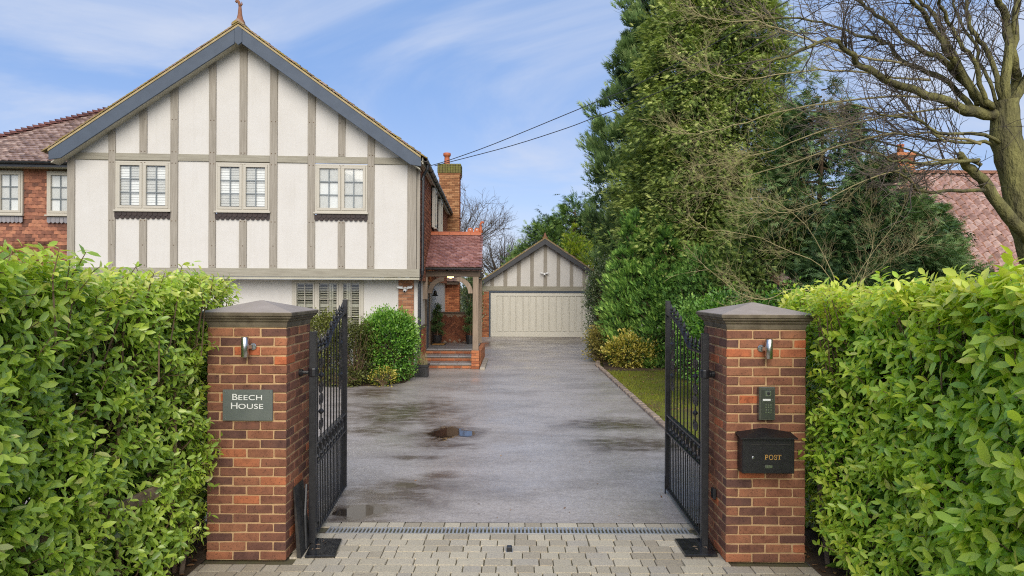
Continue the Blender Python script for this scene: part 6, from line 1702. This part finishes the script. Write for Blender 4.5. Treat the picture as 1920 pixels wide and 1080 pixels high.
# ------------------------------------------------------------------ bare trees
def wander(p, d, L, n, rng_, curl=.18, lift=.0):
    pts = [Vector(p)]; d = Vector(d).normalized()
    for i in range(n):
        d = (d + Vector((rng_.gauss(0, curl), rng_.gauss(0, curl), rng_.gauss(0, curl) + lift))).normalized(); pts.append(pts[-1] + d * (L / n))
    return pts
def side_dir(t, rng_, ang=.9):
    t = Vector(t).normalized(); a = t.orthogonal().normalized(); c = t.cross(a); q = rng_.uniform(0, 6.283)
    return (t * math.cos(ang) + (a * math.cos(q) + c * math.sin(q)) * math.sin(ang)).normalized()
def twigs(mb, pts, n1, L1, r1, rng_, n2=4, L2=.45, lift=.05, start=.12, bias=None, n3=0, curl=.16):
    m = len(pts)
    for _ in range(n1):
        q = start + (1 - start) * rng_.random() ** .85; k = min(int(q * (m - 1)), m - 2); f = q * (m - 1) - k
        p = pts[k].lerp(pts[k + 1], f); t = pts[k + 1] - pts[k]
        d = side_dir(t, rng_, rng_.uniform(.45, 1.1))
        if bias: d = (d + Vector(bias) * rng_.random()).normalized()
        L = L1 * rng_.uniform(.45, 1.15); a = wander(p, d, L, 5, rng_, curl, lift)
        mb.tube(a, [r1 * (1 - i / 5.6) for i in range(6)], 4, False)
        for _ in range(n2):
            q2 = rng_.uniform(.2, 1); k2 = min(int(q2 * 5), 4); p2 = a[k2].lerp(a[k2 + 1], q2 * 5 - k2)
            d2 = side_dir(a[k2 + 1] - a[k2], rng_, rng_.uniform(.4, .95)); l2 = L2 * rng_.uniform(.4, 1.2)
            c = wander(p2, d2, l2, 3, rng_, .16, lift); mb.tube(c, [r1 * .5, r1 * .42, r1 * .34, r1 * .2], 3, False)
            for _ in range(n3):
                q3 = rng_.randint(0, 2); e_ = wander(c[q3], side_dir(c[q3 + 1] - c[q3], rng_, .7), l2 * .5, 2, rng_, .15, lift); mb.tube(e_, [r1 * .34, r1 * .28, r1 * .16], 3, False)
def smooth(pts, n=3):
    out = []
    P = [pts[0]] + list(pts) + [pts[-1]]
    for i in range(1, len(P) - 2):
        for k in range(n):
            t = k / n; a, b_, c, d = P[i - 1], P[i], P[i + 1], P[i + 2]
            out.append(.5 * ((2 * b_) + (c - a) * t + (2 * a - 5 * b_ + 4 * c - d) * t * t + (3 * b_ - a - 3 * c + d) * t ** 3))
    out.append(P[-2]); return out
rg = random.Random(77)
TD = 11.2
tree = thing('bare_tree', (at(1945, 540, TD).x + .15, TD, 0), 'large mossy bare tree with spreading limbs at the right edge', 'bare tree')
def limb(name, pix, Y0, Y1, r0, r1, mat='bark', n1=30, L1=1.1, n2=4, L2=.5, nsub=3, tw=None, bias=None, rt=.011, n3=0, par=None):
    if pix[-1][1] < 6 and mat == 'bark':      # the limb goes on above the picture and tapers out
        (xa, ya), (xb, yb) = pix[-2], pix[-1]; ll = math.hypot(xb - xa, yb - ya); ux_, uy_ = (xb - xa) / ll, min((yb - ya) / ll, -.5)
        pix = list(pix) + [(xb + ux_ * k_ * 70 + rg.gauss(0, 12), yb + uy_ * k_ * 80) for k_ in (1, 2, 3, 4)]; r1 = .014; n1 = int(n1 * 1.4)
    m = len(pix); raw = [at(px, py, Y0 + (Y1 - Y0) * i / max(m - 1, 1) + (rg.gauss(0, .12) if 0 < i < m - 1 else 0)) for i, (px, py) in enumerate(pix)]
    pts = smooth(raw, nsub); k = len(pts)
    pts = [p + Vector((rg.gauss(0, .012), rg.gauss(0, .02), rg.gauss(0, .012))) if 0 < i < k - 1 else p for i, p in enumerate(pts)]
    r0, r1 = r0 * (.64 if mat == 'bark' else .75), r1 * .9
    b_ = MB(); b_.tube(pts, [(1 + rg.gauss(0, .05)) * (r0 + (r1 - r0) * (i / (k - 1)) ** .8) for i in range(k)], 9 if r0 > .08 else 6)
    b_.build(name, M[mat], par or tree, True)
    if n1: twigs(tw if tw is not None else TW, pts, n1, L1, rt, rg, n2, L2, bias=bias, n3=n3)
    return pts
TW = MB()
base = at(1945, 540, TD)
tr_pts = smooth([Vector((base.x + .22, TD, 0)), Vector((base.x + .15, TD, 1.2)), at(1950, 520, TD), at(1930, 440, TD), at(1902, 340, TD), at(1890, 280, TD), at(1884, 225, TD), at(1882, 190, TD)], 3)
b = MB(); k = len(tr_pts); b.tube([p + Vector((rg.gauss(0, .012), 0, 0)) for p in tr_pts], [(.235 - .03 * i / (k - 1)) * (1 + rg.gauss(0, .05)) for i in range(k)], 14); b.build('trunk', M['bark'], tree, True)
Z3 = lambda lst: [(1440 + x / 3.6, y / 3.6) for x, y in lst]
limb('limb', [(1930, 450), (1893, 405), (1850, 350), (1822, 318), (1805, 298), (1798, 290)], TD - .1, TD - .5, .17, .06, n1=10)
limb('limb', Z3([(1600, 775), (1400, 765), (1250, 705), (1080, 640), (900, 580), (740, 500), (600, 410), (510, 310), (400, 265), (200, 350), (0, 420)]), TD, TD - 1.2, .15, .018, n1=52)
limb('limb', Z3([(1400, 740), (1300, 640), (1220, 560), (1080, 480), (950, 430), (850, 360), (810, 295), (740, 280), (600, 230), (480, 190), (300, 140), (0, 120), (-150, 130)]), TD, TD + .8, .085, .014, n1=52)
limb('limb', Z3([(1420, 700), (1370, 600), (1250, 470), (1170, 400), (1060, 360), (930, 260), (800, 150), (700, 70), (600, 0), (500, -80)]), TD, TD + .5, .10, .04, n1=42)
limb('limb', Z3([(1480, 730), (1370, 600), (1260, 430), (1200, 330), (1130, 230), (1060, 100), (960, 0), (900, -80)]), TD, TD - .8, .10, .05, n1=34)
limb('limb', Z3([(1500, 730), (1400, 620), (1290, 450), (1180, 200), (1100, 80), (1020, -20)]), TD, TD + .4, .09, .05, n1=34)
limb('limb', Z3([(1520, 730), (1450, 640), (1400, 430), (1320, 330), (1240, 200), (1160, 40), (1140, -40)]), TD - .1, TD - .6, .08, .045, n1=34)
limb('limb', Z3([(1600, 720), (1560, 600), (1480, 350), (1400, 240), (1350, 130), (1330, -30)]), TD, TD + .7, .085, .05, n1=28)
limb('limb', Z3([(1540, 700), (1500, 560), (1420, 420), (1400, 300), (1280, 130), (1250, -30)]), TD, TD + 1.0, .05, .03, n1=16)
limb('limb', Z3([(1580, 740), (1600, 560), (1620, 300), (1600, 100), (1540, -30)]), TD, TD - .2, .15, .09, n1=22)
limb('limb', Z3([(1640, 760), (1680, 560), (1660, 400), (1665, 200), (1690, -40)]), TD, TD + .3, .15, .11, n1=22)
limb('limb', Z3([(1640, 700), (1750, 520), (1800, 300), (1900, 100)]), TD, TD + .3, .12, .07, n1=10)
limb('limb', Z3([(1560, 960), (1380, 900), (1150, 890), (1000, 800), (860, 790), (700, 750), (540, 700)]), TD - .1, TD - 1.0, .05, .012, n1=40)
limb('limb', Z3([(1560, 980), (1400, 960), (1200, 960), (950, 910), (780, 900), (580, 870), (400, 880)]), TD, TD + .8, .05, .012, n1=40)
limb('limb', Z3([(1200, 960), (1100, 870), (1000, 790), (930, 700), (880, 620)]), TD, TD + .3, .035, .018, n1=22)
limb('limb', [(1835, 300), (1798, 302), (1745, 307), (1712, 304), (1676, 301), (1645, 290), (1590, 275)], TD - .4, TD - 1.3, .055, .012, n1=22)
limb('limb', [(1845, 357), (1787, 360), (1732, 360), (1707, 340), (1682, 324), (1650, 318)], TD - .4, TD - 1.0, .05, .015, n1=12)
limb('limb', [(1840, 310), (1815, 300), (1780, 305), (1700, 280), (1620, 255)], TD - .4, TD + .8, .05, .012, n1=16)
TW.build('twigs', M['twig'], tree, kind='stuff')
TT2 = MB()
kb = dict(mat='tantwig', tw=TT2, n1=40, L1=.7, n2=6, L2=.36, rt=.0036, n3=1, bias=(-.5, 0, .05))
limb('branch', [(1835, 300), (1760, 300), (1680, 320), (1600, 350), (1520, 385), (1450, 400), (1380, 395)], TD - .3, TD + .6, .024, .004, **kb)
limb('branch', [(1840, 270), (1740, 250), (1640, 255), (1540, 285), (1440, 320), (1370, 335), (1310, 330)], TD - .2, TD + 1.2, .030, .004, **kb)
limb('branch', [(1800, 195), (1680, 180), (1580, 190), (1480, 205), (1400, 230), (1330, 245), (1270, 250)], TD, TD + 1.2, .030, .004, **kb)
limb('branch', [(1745, 150), (1640, 140), (1560, 130), (1480, 135), (1400, 150), (1340, 140), (1290, 110)], TD, TD + 1.0, .028, .004, **kb)
limb('branch', [(1700, 120), (1600, 100), (1500, 70), (1420, 40), (1350, 40), (1300, 20)], TD, TD + .5, .028, .004, **kb)
limb('branch', [(1800, 200), (1650, 220), (1560, 240), (1450, 280), (1380, 300), (1320, 310)], TD, TD + .8, .026, .004, **kb)
TT2.build('fine_twigs', M['tantwig'], tree, kind='stuff')
# drooping twigs below the low limb, and moss clumps stay in the bark material

mag = thing('bare_shrub_tree', (at(1578, 600, 12.6).x, 12.6, 0), 'bare tan twigged small tree with many fine branches before the conifers', 'bare tree')
MT = MB()
kw = dict(mat='tantwig', tw=MT, n1=26, L1=.7, n2=6, L2=.36, rt=.0034, n3=1, par=mag)
bb_ = at(1578, 600, 12.6)
b = MB(); b.tube(smooth([Vector((bb_.x, 12.6, 0)), Vector((bb_.x + .03, 12.6, .9)), bb_, at(1572, 545, 12.6)], 3), [.07 - .002 * i for i in range(10)], 8); b.build('trunk', M['stem'], mag, True)
limb('branch', [(1575, 560), (1540, 500), (1480, 470), (1400, 440), (1330, 430), (1290, 400)], 12.6, 11.8, 0.0138, .0045, **kw)
limb('branch', [(1570, 540), (1530, 450), (1460, 380), (1390, 370), (1310, 360)], 12.6, 12.6, 0.0138, .0045, **kw)
limb('branch', [(1575, 570), (1500, 540), (1430, 560), (1370, 540), (1320, 500)], 12.6, 12.0, 0.0138, .0045, **kw)
limb('branch', [(1578, 560), (1640, 470), (1690, 400), (1710, 340)], 12.6, 12.0, 0.0110, .0045, **kw)
limb('branch', [(1578, 560), (1650, 500), (1700, 470), (1750, 440)], 12.6, 11.6, 0.0099, .0045, **dict(kw, n1=28))
limb('branch', [(1578, 575), (1620, 520), (1640, 440), (1610, 370)], 12.6, 11.6, 0.0099, .0045, **dict(kw, n1=22))
MT.build('twigs', M['tantwig'], mag, kind='stuff')

def far_bare(loc, H, label, seed, fan, n, mat, spread, r=.02, group='far bare trees beyond the house'):
    rr = random.Random(seed); t_ = thing('far_bare_tree', loc, label, 'bare tree', group); L = Vector(loc)
    b_ = MB(); b_.tube([L, L + Vector((.05, 0, H * .2)), L + Vector((0, 0, H * .42))], [.22, .17, .13], 8); b_.build('trunk', M[mat], t_, True)
    T_ = MB()
    for i in range(n):
        a = rr.uniform(0, 6.283); e = rr.uniform(fan[0], fan[1]); d = Vector((math.cos(a) * math.cos(e), math.sin(a) * math.cos(e), math.sin(e)))
        p = L + Vector((0, 0, H * rr.uniform(.28, .46))); ln = H * spread * rr.uniform(.7, 1.05)
        pts = wander(p, d, ln, 6, rr, .09, .05); T_.tube(pts, [.07 * (1 - q / 7) for q in range(7)], 5, False)
        twigs(T_, pts, 12, H * .16, r, rr, 5, H * .085, .06, .3)
    T_.build('branches', M[mat], t_, kind='stuff')
far_bare((-5.3, 60, 0), 12.0, 'far bare tree with purple grey twigs behind the brick chimney', 5, (.2, 1.3), 34, 'twig', .5)
far_bare((-.75, 52, 0), 6.9, 'far pollarded bare tree between porch and garage roof', 6, (.5, 1.35), 40, 'twig', .55, .014)

# ------------------------------------------------------------------ neighbour's house and shed, cables
nh = thing('neighbour_house', (16, 24, 0), 'neighbouring house with weathered pink pantiled roof behind the right hedge', 'house')
NX0, NX1, NY, NZ = 12.6, 19.4, 24.0, at(1780, 327, 24).z
pn = math.atan(.87); un = Vector((0, math.cos(pn), math.sin(pn))); nn_ = Vector((0, -math.sin(pn), math.cos(pn)))
prof = [(-.15 + .3 * i / 9, .052 * math.sin(2 * math.pi * (i / 9) + 2.6) + (.012 if i > 7 else 0)) for i in range(10)]
PV = [(x, -.02, z + .012) for x, z in prof] + [(x, .36, z) for x, z in prof] + [(x, -.02, z - .012) for x, z in prof]
PF = [(i, i + 1, i + 11, i + 10) for i in range(9)] + [(i + 20, i + 21, i + 1, i) for i in range(9)]
pms = []
for k in range(4):
    b = MB(); b.add([(x + random.uniform(-.002, .002), y + random.uniform(-.006, .006), z) for x, y, z in PV], PF); pms.append(b.mesh('pantile', M['pantile'], False))
items = []
nrow = 19
for j in range(nrow):
    for k in range(int((NX1 - NX0) / .29)):
        s_ = 5.35 - j * .285
        p = Vector((NX0 + .15 + k * .29 + random.uniform(-.006, .006), NY, NZ)) - un * s_ + nn_ * (.04 + random.uniform(-.004, .008)); items.append((p.to_tuple(), tile_rot((1, 0, 0), un, nn_, .10, .03), None))
nroof = mk('roof', None, nh, Matrix.Translation((16, NY, NZ)))
field('pantile', items, pms, (PV, PF), M['pantile_f'], nroof, 300, key=lambda it: abs(it[0][0] - 15.4) + .3 * abs(it[0][1] - 22))
b = MB(); lo = Vector((0, NY, NZ)) - un * 5.3; b.add([(NX0 + .03, lo.y, lo.z), (NX1, lo.y, lo.z), (NX1, NY, NZ), (NX0 + .03, NY, NZ), (NX1, NY + 4, NZ - 3.48), (NX0 + .03, NY + 4, NZ - 3.48)], [(0, 1, 2, 3), (3, 2, 4, 5)]); b.build('roof_deck', M['oldterra'], nroof)
b = MB(); b.prism([(NX0 + .2, 0), (NX1 - .2, 0), (NX1 - .2, lo.z + .1), (NX0 + .2, lo.z + .1)], lo.y + .3, lo.y + .5); b.build('front_wall', M['render'], nh)
b = MB(); b.add([(NX0 + .2, lo.y + .3, 0), (NX0 + .2, NY + 3.6, 0), (NX0 + .2, NY + 3.6, NZ - 3.2), (NX0 + .2, NY, NZ - .1), (NX0 + .2, lo.y + .3, lo.z + .1)], [(0, 1, 2, 3, 4)]); b.build('gable_wall', M['redbrick'], nh)
for k in range(21):
    b = MB(); V = []
    for x_ in (NX0 + k * .32, NX0 + k * .32 + .33):
        for a in range(0, 181, 36): V.append((x_, NY - .14 * math.cos(R(a)), NZ + .13 * math.sin(R(a)) + .02))
    b.add(V, [(i_, i_ + 1, i_ + 7, i_ + 6) for i_ in range(5)] + [(5, 4, 3, 2, 1, 0), tuple(range(6, 12))]); b.build('ridge_tile', M['oldterra'], nroof)
c0, c1 = at(1683, 300, 24.2).x, at(1716, 300, 24.2).x
nch = mk('chimney', None, nh, Matrix.Translation((c0, 24.2, NZ)))
zt_ = at(1700, 286, 24.2).z
b = MB(); b.box(c0 + .01, c1 - .01, 24.22, 24.9, NZ - .6, zt_); b.build('chimney_core', M['mortar_d'], nch)
brick_face(nch, Matrix.Translation((0, 24.195, 0)), c0, c1, NZ - .5, zt_ - .14, ub_red, M['redbrick_f'], 300, core=False)
b = MB(); b.box(c0 - .06, c1 + .06, 24.12, 24.95, zt_ - .14, zt_); b.build('corbel_course', M['redbrick'], nch, bevel=.01)
b = MB(); b.lathe([(.12, zt_), (.10, zt_ + .25), (.13, zt_ + .3), (.13, zt_ + .34)], ((c0 + c1) / 2 - .05, 24.5, 0), 12); b.build('chimney_pot', M['terracotta'], nch, True)

sh = thing('neighbour_shed', (7.9, 16.8, 0), 'low grey walled outbuilding with terracotta roof edge behind bare twigs', 'outbuilding')
b = MB(); b.box(6.6, 9.2, 17.0, 17.2, 0, 2.42); b.build('wall', M['stone'], sh)
b = MB(); b.add([(6.5, 16.7, 2.46), (9.4, 16.7, 2.46), (9.4, 18.4, 3.03), (6.5, 18.4, 3.03), (6.5, 16.7, 2.38), (9.4, 16.7, 2.38), (9.4, 18.4, 2.95), (6.5, 18.4, 2.95)], [(0, 1, 2, 3), (4, 7, 6, 5), (0, 4, 5, 1), (1, 5, 6, 2), (2, 6, 7, 3), (3, 7, 4, 0)]); b.build('roof_deck', M['oldterra'], sh)
us = Vector((0, 2.5, .84)).normalized(); ns = Vector((0, -us.z, us.y)); its = []
for j in range(6):
    for k in range(9):
        p = Vector((6.65 + k * .29, 16.68, 2.50)) + us * (j * .29); its.append((p.to_tuple(), tile_rot((1, 0, 0), us, ns, .07, .02), None))
field('pantile', its, pms, (PV, PF), M['pantile_f'], sh, 60)

def cable(px, label):
    p0 = px[0]; t_ = thing('power_cable', at(*p0), label, 'cable', 'overhead cables from the house')
    b_ = MB(); b_.tube(smooth([at(*q) for q in px], 4), .011, 5); b_.build('cable', M['wire'], t_)
cable([(806, 311, 19.5), (843, 300, 19.2), (926, 270, 18.6), (1060, 215, 17.7), (1125, 188, 17.2), (1185, 163, 16.8), (1320, 92, 15.9), (1480, 0, 15), (1560, -50, 14.5)], 'upper overhead cable running from the house eaves to the right')
cable([(815, 311, 20), (850, 302, 19.7), (960, 273, 18.9), (1060, 241, 18.1), (1113, 221, 17.8), (1179, 196, 17.3), (1310, 139, 16.4), (1480, 50, 15.3), (1580, -10, 14.6)], 'lower overhead cable running from the house eaves to the right')
